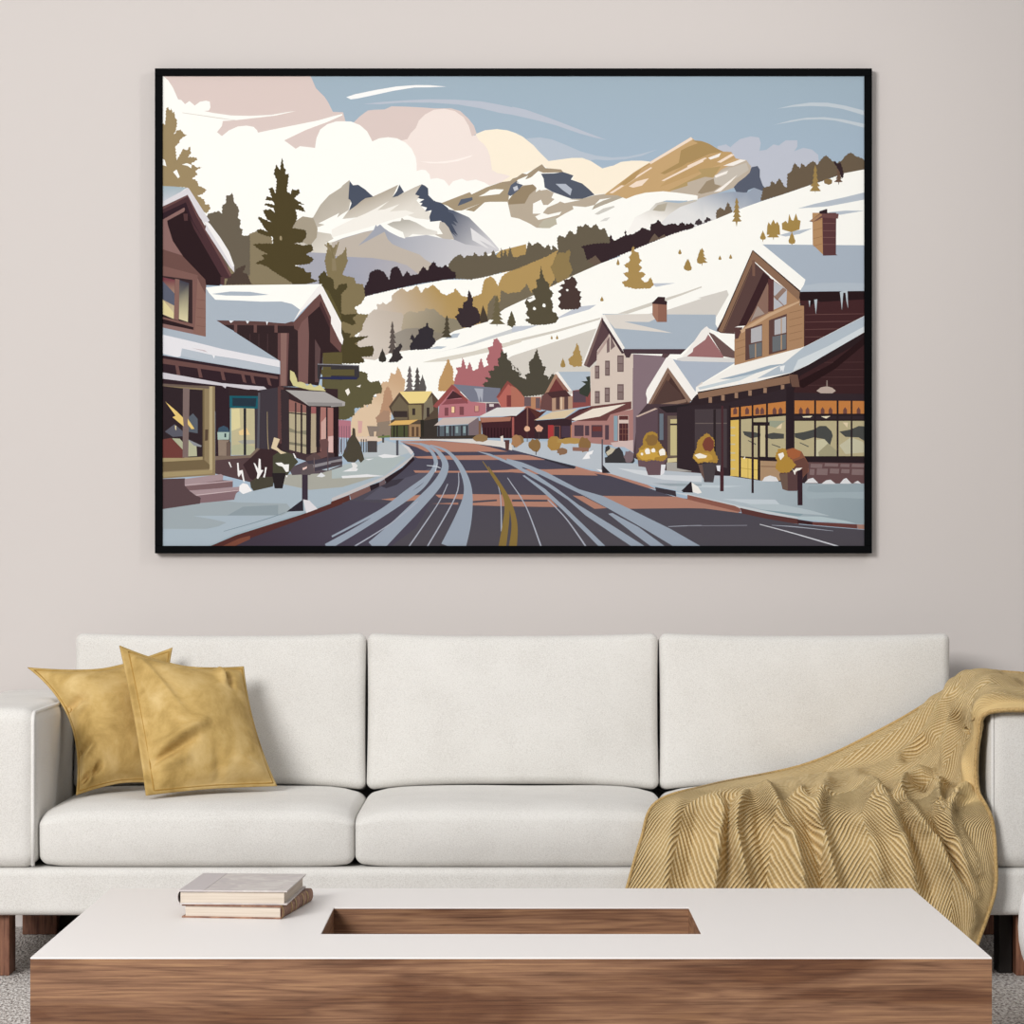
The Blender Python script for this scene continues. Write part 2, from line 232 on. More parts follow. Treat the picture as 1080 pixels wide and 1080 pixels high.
foliage('#4f452b', 'A1', '745 532 752 580 765 605 762 625 782 622 778 660 770 720 790 740 800 708 815 715 840 712 845 735 812 760 830 775 870 800 835 795 865 815 875 842 820 825 830 880 800 930 880 945 880 985', 'A2', '870 120 860 140 812 145 860 155 912 150 922 185 880 205 925 235 900 262 815 270 870 290 880 308 910 310 905 340 945 360 800 400 800 370 700 310 660 280 625 265 588 262 600 250 640 235 625 210 660 205 610 180 575 150 620 145 690 145 690 110 640 100 590 75 620 60 660 80 630 40 605 0', 'A1', '610 865 640 880 680 900 655 880 632 830 680 825 700 845 695 820 640 800 650 790 700 800 690 780 645 770 660 750 685 760 665 705 690 700 705 735 712 660 695 620 702 595 712 570 722 590 730 600 735 560')
blob('#9a8c6e', 'A2', 735, 115, 7, 14, 2, 8)
foliage('#837656', 'B2', '-30 130 10 170 30 140 15 200 20 230 60 200 82 165 85 205 90 250 60 320 80 330 130 340 135 370 180 380 190 450 165 490 130 510 150 545 210 550 180 600 170 640 130 670 150 720 90 750', 'A2', '980 700 960 360 1000 330 985 240 1000 170')
stroke('#8d8064', 'A2', '985 150 6 1030 200 14 1040 300 26'); stroke('#8d8064', 'A2', '1065 135 6 1040 210 14'); stroke('#7d7152', 'A2', '1020 160 5 1035 230 10')
foliage('#4d452c', 'B2', '-60 350 0 370 20 420 40 380 85 372 90 395 40 450 20 470 50 480 20 520 70 550 150 545 120 570 140 605 110 610 70 590 40 600 70 650 110 660 100 680 215 672 180 690 130 715 160 735 235 728 240 755 230 790 170 790 190 820 150 830 -30 830 -100 700')
foliage('#4d452c', 'A2', '950 330 985 300 1000 330 1035 350 1040 400 1080 430 1080 850 980 850 960 500')
foliage('#605737', 'A2', '960 380 1010 420 1080 560 1080 760 975 765 980 700')
p('#5f5637', 'A2', '975 765 1085 765 1085 1000 970 960')
foliage('#5e593f', 'B2', '-40 900 155 870 205 885 200 940 268 925 288 970 280 1000 240 1000 225 1060 -40 1100')
foliage('#5e593f', 'B3', '-30 60 210 60 230 80 270 70 288 120 240 145 215 180 180 190 180 215 130 220 130 260 80 285 -30 285')
for s in ('75 118 95 105 104 130 90 148', '140 95 165 85 160 100'): p('#f6f1e8', 'B3', s)
# --- far village
p('#8f7f70', 'B3', '250 380 260 300 330 290 340 385')
p('#57493d', 'B3', '325 210 385 128 440 190 520 190 570 128 606 172 606 385 335 385 335 290 355 280')
p('#ecd58f', 'B3', '385 125 572 122 530 190 440 192')
p('#6f6350', 'B3', '338 215 385 150 435 205 430 285 360 285'); p('#8a7d5c', 'B3', '435 200 510 200 512 285 440 285'); p('#7d7462', 'B3', '525 190 570 145 580 230 520 290')
for a in ((350, 235, 430, 270), (458, 220, 475, 258), (540, 215, 556, 268)): rect('#3c3230', 'B3', *a)
p('#dcb26b', 'B3', '320 316 360 290 492 284 440 312')
rect('#4d5237', 'B3', 338, 318, 432, 382); rect('#9b7d5d', 'B3', 440, 310, 508, 382); rect('#2f2c26', 'B3', 505, 285, 524, 390)
for x in (350, 368, 408): rect('#2f2b26', 'B3', x, 318, x + 8, 382)
for x in (455, 480): rect('#5b4638', 'B3', x, 325, x + 14, 380)
p('#3b3531', 'B3', '524 290 606 275 606 385 524 385')
p('#b4747c', 'B3', '605 275 612 205 690 105 790 180 878 190 878 262')
p('#787b8a', 'B3', '690 82 960 105 950 186 790 182 760 150')
p('#a9acb8', 'B3', '810 105 862 108 858 190 845 150 840 185 825 130')
p('#94504e', 'B3', '575 208 685 82 775 170 770 195 690 112 600 218'); p('#4a2e33', 'B3', '650 170 690 118 748 158'); p('#8a4f55', 'B3', '625 200 655 170 745 165 780 190 690 195')
for a in ((642, 215, 664, 262), (680, 208, 703, 246), (727, 210, 752, 258), (812, 205, 838, 240)): rect('#7b4a50', 'B3', *a)
rect('#f6d2a4', 'B3', 682, 210, 698, 244); rect('#cf9f8a', 'B3', 815, 205, 835, 236)
p('#5e4450', 'B3', '880 190 950 190 965 215 880 245'); rect('#d9cfcf', 'B3', 897, 195, 922, 210)
p('#c6b8b2', 'B3', '582 318 632 275 832 270 790 308')
p('#5d666d', 'B3', '600 322 790 310 782 376 600 380'); p('#7a6b70', 'B3', '778 308 835 270 848 375 780 378')
for x in (605, 640, 670, 690, 735, 765): rect('#39333a', 'B3', x, 318, x + 9, 378)
for x in (650, 705, 748): rect('#8ba0a4', 'B3', x, 322, x + 14, 360)
p('#b5685f', 'B3', '940 158 1005 72 1080 140 1080 215 965 217'); p('#8a4a45', 'B3', '935 158 1000 62 1080 130 1080 148 1005 82 950 160'); rect('#7a3f3f', 'B3', 996, 145, 1024, 210)
p('#b0705f', 'C3', '-5 90 25 105 70 155 165 155 165 232 -5 215')
for a in ((70, 155, 108, 208), (135, 160, 160, 220)): rect('#6d5a5e', 'C3', *a)
rect('#b58464', 'C3', 108, 155, 134, 222)
p('#d9d8d7', 'B3', '842 264 940 215 1080 212', 'C3', '80 209 25 262', 'B3', '850 268')
p('#43262c', 'B3', '850 285 1020 262', 'C3', '25 262 88 212 138 262 138 392', 'B3', '860 388')
p('#a87462', 'B3', '842 272 1022 268 1016 292 850 300')
for x in range(870, 1020, 18): rect('#2c191e', 'B3', x, 330, x + 6, 388)
rect('#a45d58', 'B3', 1026, 270, 1038, 378); rect('#7d5c48', 'B3', 836, 290, 852, 370); rect('#8a6258', 'C3', 84, 215, 92, 320)
p('#57332f', 'C3', '90 212 160 240 200 230 140 285 130 262')
# brown house with pale blue roof
p('#b1bdc9', 'C2', '255 876 446 874 446 985 330 986'); p('#f1ece7', 'C2', '244 882 262 874 342 984 322 986')
p('#8f665a', 'C2', '250 888 325 985 300 1000 340 1010 230 1090 165 1085 172 1030'); p('#a8836d', 'C2', '160 1060 172 1028 248 885 262 900 195 1010 172 1090')
p('#6e3b3b', 'C2', '250 915 300 985 240 1010 195 1020')
p('#4c3234', 'C3', '195 130 305 115 335 150 230 165')
p('#8a4e4c', 'C3', '345 118 452 105 452 205 345 220'); rect('#5a4a54', 'C3', 348, 120, 420, 186)
p('#b4937c', 'C3', '228 162 345 150 345 222 228 238')
for x in (250, 298): rect('#5d4543', 'C3', x, 158 - (x-250)*.1, x + 22, 226)
rect('#d8bfa4', 'C3', 276, 155, 286, 226); p('#6b4a48', 'C3', '160 225 168 150 195 130 228 165 228 236')
p('#3b4038', 'C2', '382 975 420 945 395 930 430 928 420 905 445 900 448 985 430 1020 385 1000')
p('#d8c4a5', 'C3', '125 287 230 240 372 221 300 275')
p('#39282e', 'C3', '128 290 300 277 385 225 450 210 340 290 345 394 128 394')
p('#57373a', 'C3', '300 277 380 228 450 222 345 290')
rect('#a83c3e', 'C3', 205, 315, 236, 392); rect('#7d4d46', 'C3', 236, 318, 276, 392); rect('#3a3038', 'C3', 242, 322, 270, 388); rect('#4a3a48', 'C3', 282, 320, 332, 385); rect('#b77d60', 'C3', 334, 315, 356, 392)
# pale three storey house
p('#d5c6bb', 'C2', '448 1100 450 852 482 835 482 760 555 645 640 770 692 775 690 1100'); p('#d5c6bb', 'C3', '448 0 690 0 688 200 448 215')
p('#86737b', 'C2', '690 775 850 785 880 800 768 985 768 1085 690 1085'); p('#86737b', 'C3', '688 -10 775 -10 768 190 800 215 720 260 715 480 685 465')
p('#aab6c3', 'C2', '515 546 1085 550', 'D2', '60 550 160 550 175 650 100 620 40 700', 'C2', '990 748 640 748')
p('#ddd7d0', 'C2', '518 550 800 545 815 575 780 592 640 590 780 622 915 655 760 642 585 628')
p('#f3f0eb', 'C2', '508 560 526 548 642 738 628 766'); p('#f3f0eb', 'C2', '510 555 516 562 412 845 398 838')
p('#5a4448', 'C2', '512 575 562 648 485 755 482 810 440 852 408 838'); p('#7d6662', 'C2', '512 565 520 575 425 842 410 836'); p('#46343a', 'C2', '515 572 640 770 625 772 510 590')
p('#b59f98', 'C2', '482 770 555 655 545 700 490 780')
p('#4b3a40', 'C2', '630 746 992 746 960 776 680 772 670 795 650 795 640 775')
p('#5a4448', 'C2', '860 770 900 775 880 800 850 790')
for a in ((472, 840, 498, 915), (530, 812, 557, 898), (600, 782, 636, 876), (472, 985, 500, 1056), (528, 965, 557, 1048), (600, 946, 636, 1036)):
    rect('#6e5a5a', 'C2', *a); rect('#8c7a78', 'C2', a[0]+4, a[1]+8, a[2]-6, (a[1]+a[3])/2 - 3); rect('#857370', 'C2', a[0]+4, (a[1]+a[3])/2 + 3, a[2]-6, a[3]-6)
p('#7c6868', 'C2', '540 700 556 672 556 762 540 768'); p('#7c6868', 'C2', '562 668 588 730 562 752')
p('#8f6657', 'C2', '800 478 882 492 882 592 826 592 800 552'); p('#a07664', 'C2', '800 485 832 490 832 592 826 592 800 552'); p('#3b2a2d', 'C2', '797 484 832 448 872 450 870 470 884 474 882 494 800 488')
p('#a97d78', 'C3', '340 300 480 262 690 225 690 472 640 430 450 425 340 395')
p('#6b4443', 'C3', '448 208 680 180 680 222 560 255 540 290 340 292 350 275')
p('#ebe0d3', 'C3', '338 282 460 222 648 194 500 266 360 290')
for a in ((355, 315, 408, 378), (452, 315, 516, 385), (530, 315, 552, 398), (416, 318, 440, 375)): rect('#54414a', 'C3', *a)
rect('#6f3a38', 'C3', 458, 322, 510, 350); rect('#8aa0ac', 'C3', 580, 262, 602, 405); rect('#d7c1b8', 'C3', 606, 260, 664, 410); rect('#4e2d31', 'C3', 610, 305, 662, 405); rect('#5e3636', 'C3', 610, 262, 662, 285)
for x in (628, 645): rect('#7b5148', 'C3', x, 305, x + 4, 405)
for y in (335, 365): rect('#7b5148', 'C3', 610, y, 662, y + 4)
p('#cfb9b5', 'C3', '560 415 690 400 690 470 640 440 580 440')
# dormer
p('#9c6f70', 'D2', '-30 815 0 785 110 650 205 785 205 800'); p('#6d5654', 'D2', '118 648 150 662 270 760 270 800 205 788'); p('#f2eeea', 'D2', '-30 790 0 758 80 640 110 616 132 638 102 692 34 742 30 762 -20 800'); p('#dcdad8', 'D2', '-60 800 0 788 275 798 275 830 -60 830')
# small gabled house
p('#aeb8c7', 'C2', '880 795', 'D2', '-30 815 275 822 50 960 45 1000 0 1020', 'C2', '1052 1000')
p('#4c3733', 'C2', '888 860 1015 1050 1020 1085 775 1085')
p('#8e7364', 'C2', '886 848 1024 1040 1004 1052 890 880 792 1062 772 1060'); p('#6b5045', 'C2', '890 880 905 905 820 1060 792 1070')
p('#f7f4f0', 'C2', '762 1000 768 975 880 793 912 798 1052 1000 1030 1032 1018 1030 888 848 776 1055')
p('#55403c', 'C2', '880 920 960 1000 985 1060 800 1065')
p('#8e7364', 'C2', '840 1060 990 1030 995 1048 840 1080')
p('#4d3d42', 'C3', '768 195 1020 195', 'D3', '240 190 240 600', 'C3', '880 590 690 500 715 260')
p('#5f4d55', 'C3', '705 268 830 225 830 400 705 480'); p('#c9b3a6', 'C3', '705 265 815 218 830 222 715 270'); rect('#6b7580', 'C3', 840, 250, 862, 400)
p('#2b2428', 'C3', '835 212 1080 185 1080 240 880 245'); rect('#6e5f55', 'C3', 886, 262, 1018, 500)
p('#c5b98a', 'C3', '902 282 1004 278 1004 488 902 488'); p('#8a8677', 'C3', '962 400 990 352 1004 350 1004 415'); rect('#3b3133', 'C3', 940, 280, 951, 490); rect('#3b3133', 'C3', 900, 306, 1005, 316)
p('#d5c89a', 'C3', '885 505 1018 495 1030 520 885 528'); rect('#a8a49f', 'C3', 880, 528, 1025, 580); rect('#4b3338', 'C3', 1022, 210, 1035, 590)
p('#ddd6d0', 'C2', '1050 960 1085 930 1085 985 1060 990'); p('#3b3031', 'C2', '1058 985 1085 985 1085 1020 1058 1010')
# --- right chalet
p('#aab6c4', 'D2', '425 150 1015 155 1015 425 630 425 640 350')
p('#b4bfca', 'D2', '640 412 672 382 760 370 900 368 1015 372 1015 418')
p(W_, 'D2', '368 180 428 150 672 350 664 380 640 417'); p(W_, 'D2', '370 178 376 190 180 640 160 605 162 565 238 432')
p('#b58e66', 'D2', '712 -30 770 -30 772 208 714 152'); p('#5c3b3d', 'D2', '768 -30 848 -30 846 206 856 212 772 214')
for y in (20, 70, 118, 160): stroke('#9a7453', 'D2', '716 %d 3 768 %d 3' % (y, y - 14))
for y in (-5, 30, 72, 110, 150): stroke('#7f5c58', 'D2', '772 %d 3 846 %d 3' % (y, y))
p('#6e4b4a', 'D1', '693 893 757 848 862 850 858 878 770 872 716 898'); p('#35272b', 'D1', '750 848 752 836 796 822 797 850'); p('#a98463', 'D1', '700 888 760 850 768 858 716 897')
p('#45292b', 'D2', '635 420 1015 420 1015 720 664 732 640 480'); p('#2a1b1d', 'D2', '634 420 1015 415 1015 462 760 478 740 470 700 500 690 470 636 470')
for y in (548, 590, 632, 675): stroke('#6a4a48', 'D2', '670 %d 3 800 %d 4 1010 %d 3' % (y + 3, y, y - 3))
p('#ab8666', 'D2', '268 690 330 610 465 335 640 460 640 498 664 500 664 732 560 770 268 838')
p('#5b4441', 'D2', '385 255 470 335 300 612 270 622 268 660 190 655 165 640 360 260')
p('#3c2629', 'D2', '432 310 478 345 335 612 290 616')
p('#8b6c57', 'D2', '370 183 640 418 636 470 380 245 205 655 172 640'); stroke('#3a2729', 'D2', '372 184 5 500 295 6 642 418 8'); stroke('#3a2729', 'D2', '370 190 4 270 420 6 172 645 6'); stroke('#54403c', 'D2', '375 250 5 300 420 5 200 655 5')
p('#7a5b4e', 'D2', '368 240 385 240 385 330 370 330'); p('#5a3f3e', 'D2', '268 622 315 622 290 685 270 690')
p('#8a6c60', 'D2', '458 365 460 540 345 600'); p('#a3948c', 'D2', '400 500 440 545 385 565 360 590'); p('#b9bbc2', 'D2', '492 358 567 408 564 490 492 522'); p('#937a6e', 'D2', '545 395 565 410 510 470 492 450'); stroke('#8a6e62', 'D2', '490 440 5 550 500 5'); p('#5b3838', 'D2', '460 345 492 350 490 530 460 534')
p('#c9a888', 'D2', '300 640 460 545 640 470 640 480 470 560 310 655')
for y in (540, 580, 620, 660, 700): stroke('#8d6c50', 'D2', '580 %d 3 655 %d 3' % (y, y - 18))
for y in (690, 730, 770): stroke('#8d6c50', 'D2', '275 %d 3 328 %d 3' % (y + 18, y))
for a, b in (((330, 632, 426, 602, 426, 786, 330, 812), 0), ((464, 582, 566, 545, 566, 752, 464, 778), 1)): p('#5f4440', 'D2', ' '.join(map(str, a)))
p('#b5b4b8', 'D2', '362 632 424 612 424 700 362 716'); p('#6c7074', 'D2', '350 722 424 706 424 784 355 800'); p('#b5b4b8', 'D2', '496 582 562 560 562 652 496 668'); p('#6c7074', 'D2', '484 676 562 660 562 744 484 764')
stroke('#b59474', 'D2', '388 715 6 388 795 6'); stroke('#b59474', 'D2', '535 570 5 535 750 7'); stroke('#5f4440', 'D2', '350 718 7 426 702 7'); stroke('#5f4440', 'D2', '484 672 7 566 656 7')
p('#f6f4ef', 'D2', '48 965 270 838 664 734 1015 553 1015 648 860 742 690 832 590 882 400 930 60 992 48 985')
p('#b5c1cc', 'D2', '545 830 620 770 664 735 1015 555 1015 642 860 742 690 832 590 880 395 915')
p('#c9d4da', 'D2', '60 965 300 905 430 865 300 925 70 978'); p('#9fb0be', 'D2', '180 918 330 880 470 838 560 828 400 880 250 915')
p('#d5dde2', 'D2', '630 808 800 730 1015 612 1015 642 860 742 690 832 600 872')
for s in ('288 935 302 932 296 955', '370 918 392 912 380 955', '526 845 556 838 545 880 540 862 532 875', '672 838 692 832 682 890', '862 742 890 728 876 752'): p('#eef1f3', 'D2', s)
for s in ('868 420 912 410 915 515 905 470 900 425 888 425 880 525', '722 465 740 462 732 548', '690 470 700 470 696 510'): p('#b9c4cb', 'D2', s)
p('#2d2023', 'D2', '58 990 400 930 590 882 690 835 1015 646 1015 1085 600 1085 598 1000 60 1012'); p('#3d2628', 'D2', '640 900 1015 690 1015 1000 600 1000')
for y in (820, 862, 905, 950): stroke('#523838', 'D2', '%d %d 3 1012 %d 3' % (780 - (y - 820), y + 2, y))
p('#2a191b', 'D2', '640 925 820 830 1015 672 1015 715 840 860 660 968 636 960')
p('#32262a', 'D3', '52 140 590 60 606 140 240 200 0 215 30 165')
p('#8b6c58', 'D2', '58 998 580 896 585 940 66 1030'); p('#6b5045', 'D2', '578 890 628 892 640 962 596 962')
for x in (130, 202, 278, 356, 442, 542): rect('#9a7b66', 'D2', x - 9, 1020 - (x - 130) * .17, x + 10, 1052 - (x - 130) * .18)
p('#352a2f', 'D3', '-60 215 0 205 240 185 585 100 604 130 1015 138 1015 660 680 660 240 620 -60 560')
p('#b9a89e', 'D3', '735 120 760 100 785 95 800 95 825 102 845 120 825 134 760 134'); stroke('#8f8078', 'D3', '795 60 6 795 96 8')
p('#4a4044', 'D3', '42 225 225 222 225 560 42 520'); stroke('#6e625f', 'D3', '45 305 5 225 305 5'); rect('#2f2629', 'D3', 148, 225, 162, 560)
p('#c27f46', 'D3', '248 218 560 180 560 248 248 272'); p('#c27f46', 'D3', '610 175 1015 178 1015 252 610 250')
for x in (272, 340, 398, 426, 496, 530, 646, 684, 770, 815, 898, 975): p('#6e4a45', 'D3', '%d 255 %d 228 %d 212 %d 228 %d 252' % (x - 11, x - 11, x, x + 11, x + 11))
p('#b9ae8b', 'D3', '245 288 560 262 560 496 412 500 305 492 245 600'); p('#b9ae8b', 'D3', '610 288 1015 288 1015 494 610 494')
p('#e9dfc3', 'D3', '655 265 712 262 700 272 660 272'); p('#e9dfc3', 'D3', '760 265 815 263 790 278'); p('#e0cfae', 'D3', '505 335 540 300 535 335'); p('#e0cfae', 'D3', '885 300 915 300 910 330')
p('#9aa08c', 'D3', '460 290 560 290 500 330 470 320')
p('#4c4d4b', 'D3', '315 350 380 355 440 370 490 358 550 365 550 392 480 395 420 380 360 390 325 372'); p('#4c4d4b', 'D3', '610 362 660 355 720 340 752 320 790 320 820 350 828 375 812 430 790 428 780 395 720 385 660 402 612 385'); p('#4c4d4b', 'D3', '865 352 930 340 975 320 1015 322 1015 410 975 385 900 382')
stroke('#5b5c55', 'D3', '345 402 5 390 425 7'); stroke('#5b5c55', 'D3', '480 425 5 530 442 6'); stroke('#5b5c55', 'D3', '640 415 5 690 438 6')
p('#c9c4a6', 'D3', '730 400 780 395 850 470 850 492 730 492'); p('#a39d80', 'D3', '745 470 800 420 850 460 850 492 750 492'); p('#c6c2a8', 'D3', '865 430 930 385 1000 410 1015 440 1015 470 900 480')
p('#dcbb63', 'D3', '243 288 293 286 293 608 243 604'); p('#e3c66f', 'D3', '305 500 405 512 405 626 305 610')
for y in (325, 370, 420, 470, 510, 560): rect('#c9c0a0', 'D3', 244, y, 272, y + 8)
stroke('#bfa254', 'D3', '305 560 4 405 572 4'); stroke('#bfa254', 'D3', '345 505 4 345 615 4'); p('#f4efe3', 'D3', '318 505 330 490 326 510')
for x0, x1, y0, y1 in ((293, 305, 205, 610), (366, 376, 200, 490), (448, 459, 190, 495), (722, 733, 176, 494), (850, 861, 176, 494), (930, 940, 176, 494), (236, 246, 205, 600)): rect('#2b2125', 'D3', x0, y0, x1, y1)
p('#2b2125', 'D3', '245 270 560 248 560 262 245 287'); rect('#2b2125', 'D3', 608, 250, 1015, 262); rect('#2b2125', 'D3', 608, 282, 1015, 291)
rect('#2b2125', 'D3', 370, 298, 468, 318); rect('#2b2125', 'D3', 400, 315, 414, 628); rect('#2b2125', 'D3', 444, 300, 458, 500); p('#2b2125', 'D3', '412 495 565 500 565 520 412 515'); rect('#2b2125', 'D3', 608, 492, 1015, 528)
rect('#c9bd98', 'D3', 416, 320, 442, 490)
p('#ad8f71', 'D3', '415 518 525 522 530 632 415 632'); stroke('#7b5d48', 'D3', '418 550 4 520 552 4')
p('#684e4f', 'D3', '685 526 1015 532 1015 652 680 645')
for x0, y0, x1, y1 in ((700, 535, 770, 560), (780, 532, 860, 552), (870, 535, 925, 555), (935, 535, 1008, 556), (695, 565, 725, 600), (735, 562, 800, 600), (810, 562, 865, 592), (875, 565, 925, 590), (935, 565, 1005, 600)): p('#857070', 'D3', '%d %d %d %d %d %d %d %d' % (x0+3, y0, x1, y0+2, x1-3, y1, x0, y1-2))
p('#2d2227', 'D3', '563 100 600 96 608 130 605 492 565 492')
# --- right pavement
p('#b9c1ca', 'C3', '-30 420 130 405 450 418 520 425 530 530 700 533 880 575 1020 585 1080 590', 'D3', '100 600 240 605 420 632 700 648 1015 648 1015 880 800 870 630 845 300 782 0 706', 'C3', '1000 700 780 655 560 592 370 548 180 505 0 460')
g('D3', '#b3bfc8', '300 640', '#96a5ad', '900 800', 'D3', '-60 640 240 612 420 634 700 648 1015 650 1015 880 800 870 630 840 300 780 -60 690')
p('#9aa9b1', 'D3', '690 662 1015 655 1015 698 780 705 680 690'); p('#c3ced5', 'D3', '80 655 320 662 200 672 60 668'); p('#c6d0d8', 'D3', '200 735 500 740 525 765 360 765'); p('#b6c3ca', 'D3', '330 765 525 765 700 800 810 832 600 815 420 795')
p('#8aa0a9', 'D3', '300 780 450 800 660 822 640 834 450 815 280 790'); p('#a4b3bb', 'D3', '660 700 1015 695 1015 735 860 728 690 735')
p('#b7c7cd', 'D3', '632 835 760 836 900 860 960 876 800 866 632 852')
p('#d3d8de', 'C3', '600 560 760 575 880 600 1080 605 1080 640 860 625 700 590'); p('#9aa6ae', 'C3', '800 645 1080 650 1080 662 900 662')
for s in ('425 635 440 612 470 602 505 612 520 636', '668 645 690 622 715 615 745 645', '762 650 790 630 815 626 845 650', '868 648 890 622 905 616 935 648', '945 645 970 632 990 648'): p('#e1e2e5', 'D3', s)
# --- road
g('C3', '#4b4858', '0 480', '#524e55', '0 980', 'A3', '420 1010 560 960 1080 765', 'B3', '0 765 100 742 215 690 300 650 460 505 470 480 440 440 390 408 570 402 810 420 960 440', 'C3', '0 455 180 502 360 555 560 600 810 685 930 725', 'D3', '0 735 300 815 630 880 800 895 1015 912 1015 1015', 'A3', '420 1015')
g('A3', '#443a46', '700 950', '#4d4856', '1150 850', 'A3', '420 1010 560 960 1080 765', 'B3', '100 745 350 765 560 760 480 900 330 1010', 'A3', '420 1015')
p('#5a5866', 'B3', '470 600 560 560 590 600 430 700 300 740 180 740 300 650')
p('#3f3a44', 'B3', '270 660 330 630 415 618 370 655 310 675')
# brick bands
p('#b08170', 'B3', '385 408 560 403 810 420 900 440 1000 466 540 468 480 440 430 425')
p('#b08170', 'B3', '468 494 600 490 1080 484', 'C3', '100 488 192 513 20 513', 'B3', '700 513 490 503')
p('#b08170', 'B3', '465 573 700 576 900 574 1000 570', 'C3', '0 566 200 567 360 562 460 585 490 602 180 597 0 584', 'B3', '700 586 475 586')
p('#b08170', 'B3', '590 712 800 708 1080 712', 'C3', '200 714 262 782 0 778', 'B3', '800 772 800 742 610 728'); p('#b08170', 'B3', '280 738 560 705 500 755 480 742 400 752'); p('#a67a6b', 'B3', '570 762 720 756 720 768')
p('#4c4a55', 'B3', '800 748 940 738 940 748 800 758'); p('#4c4a55', 'C3', '0 738 200 740 205 751 0 751')
p('#b08170', 'C3', '345 716 405 720 540 788 470 792'); p('#b08170', 'C3', '510 718 900 722 935 722 1080 758', 'D3', '120 762 305 790 290 815 100 790 0 788', 'C3', '640 792 560 760')
# wheel tracks in the snow
TR = '#99a4b3'
stroke(TR, 'B3', '400 414 3 500 424 9 560 458 16 588 505 22 588 550 24 540 612 22 430 695 26 320 780 26 230 830 16 0 950 10')
stroke(TR, 'B3', '592 560 12 520 660 22 400 745 34 250 845 32 120 925 34 -30 1010 40')
stroke(TR, 'B3', '500 418 6 580 448 16 630 500 28 645 560 40 600 650 50 490 770 62 360 900 72 240 1015 90')
stroke(TR, 'B3', '560 428 5 650 460 14 715 525 24 762 620 36 775 720 54 745 860 100 690 1015 142')
for s in ('660 650 5 600 770 6 440 1005 8', '722 585 4 705 720 7 545 1005 8', '490 750 5 330 880 6 130 1005 8', '930 610 4 960 720 5 966 920 8', '1000 615 4 1080 730 6'): stroke('#a9aebb', 'B3', s)
stroke('#c5ccd6', 'B3', '540 545 3 590 550 6 620 560 3'); stroke('#c5ccd6', 'B3', '600 530 3 590 580 5')
YE = '#88713f'
stroke(YE, 'B3', '858 520 4 920 610 11 975 700 18 998 800 30 970 1015 44'); stroke(YE, 'B3', '890 550 4 950 640 12 1010 750 20 1040 880 34 1030 1015 46')
p(TR, 'B3', '820 462 900 478 1000 518 1080 548', 'C3', '60 560 140 598 260 680 380 770 560 880 768 1012 690 1012 560 925 420 830 320 742 200 662 90 598 0 545', 'B3', '990 530 900 490')
p(TR, 'C3', '-30 505 60 528 200 585 380 680 520 720 670 792 900 905 1088 1012 930 1012 760 910 545 788 400 712 250 640 100 568 -30 522')
p(TR, 'C3', '60 603 70 600 190 680 310 790 430 905 540 1012 500 1012 420 930 290 800 170 690'); p(TR, 'C3', '548 820 572 816 720 895 880 1012 800 1012 690 930')
for s in ('-10 640 4 80 780 6 165 1005 9', '205 740 5 310 850 7 420 1005 9', '890 893 3 980 889 4 1080 886 3'): stroke('#a9aebb', 'C3', s)
stroke('#d0d2da', 'D3', '412 880 4 600 930 6 860 1006 8'); stroke('#a9aebb', 'D3', '480 885 2 620 895 5 830 918 2'); stroke('#8a8a95', 'D3', '0 889 3 340 886 4')
# kerb of the right pavement
p('#c8cfd4', 'D3', '-120 690 0 706 300 775 630 838 630 852 300 790 0 718'); p('#5d3a38', 'D3', '300 786 460 822 630 850 635 880 450 848 310 818'); p('#3f282c', 'D3', '628 852 715 866 712 884 628 876'); p('#6b423f', 'D3', '712 866 965 880 970 905 712 884'); p('#a57f72', 'D3', '965 880 1015 882 1015 908 972 906')
p('#8c5c50', 'D3', '0 712 270 775 300 790 305 812 0 738'); p('#b38373', 'C3', '360 548 450 575 560 592 770 655 820 680 770 672 560 605 440 585 362 562'); p('#3d363d', 'C3', '815 668 932 690 936 722 820 692'); p('#39363f', 'C3', '180 503 365 550 350 565 190 515')
# planters and bushes on the right
for cx, cy, rx, ry, c in ((35, 400, 32, 26, '#8f7350'), (130, 430, 34, 36, '#8a6c46'), (240, 420, 40, 40, '#a8844a'), (285, 465, 30, 20, '#8a6a52'), (330, 405, 70, 18, '#b08f52'), (415, 425, 34, 42, '#8a6a45')): blob(c, 'C3', cx, cy, rx, ry, int(cx), 16)
p('#8f6a5d', 'C3', '345 440 440 445 435 465 345 462'); p('#f0f0f2', 'C3', '400 510 430 470 465 458 455 480 440 485 445 505'); rect('#4f433c', 'C3', 134, 460, 139, 485); p('#41565a', 'C3', '5 420 25 420 22 442 10 442')
stroke('#4c3b3b', 'C3', '87 350 4 87 410 4'); stroke('#4c3b3b', 'C3', '154 352 4 154 400 4'); blob('#e0b294', 'C3', 86, 336, 17, 16, 3, 10, .05); p('#d9a58d', 'C3', '130 330 150 312 178 330 168 352 142 352')
blob('#8f7350', 'B3', 850, 388, 42, 22, 4, 14); blob('#a87f5a', 'B3', 1050, 405, 28, 32, 5, 12); p('#41565a', 'B3', '1030 420 1055 425 1045 442'); p('#5a3d3a', 'B3', '980 400 1012 400 1008 460 990 460'); p('#e2d8cf', 'B3', '960 380 975 375 978 412 962 405')
rect('#57525a', 'C3', 510, 395, 518, 585); p('#2f2a30', 'C3', '515 540 560 588 515 588'); p('#eceef2', 'C3', '480 565 512 570 512 585')
p('#3c3a3d', 'C3', '530 530 528 500 545 495 530 470 532 440 550 430 570 450 590 450 610 440 630 465 640 500 660 470 690 480 700 520 690 532'); p('#c6bda8', 'C3', '535 470 560 450 555 440 590 450 570 475 545 490'); blob('#7b6a70', 'C3', 665, 495, 28, 36, 7, 14)
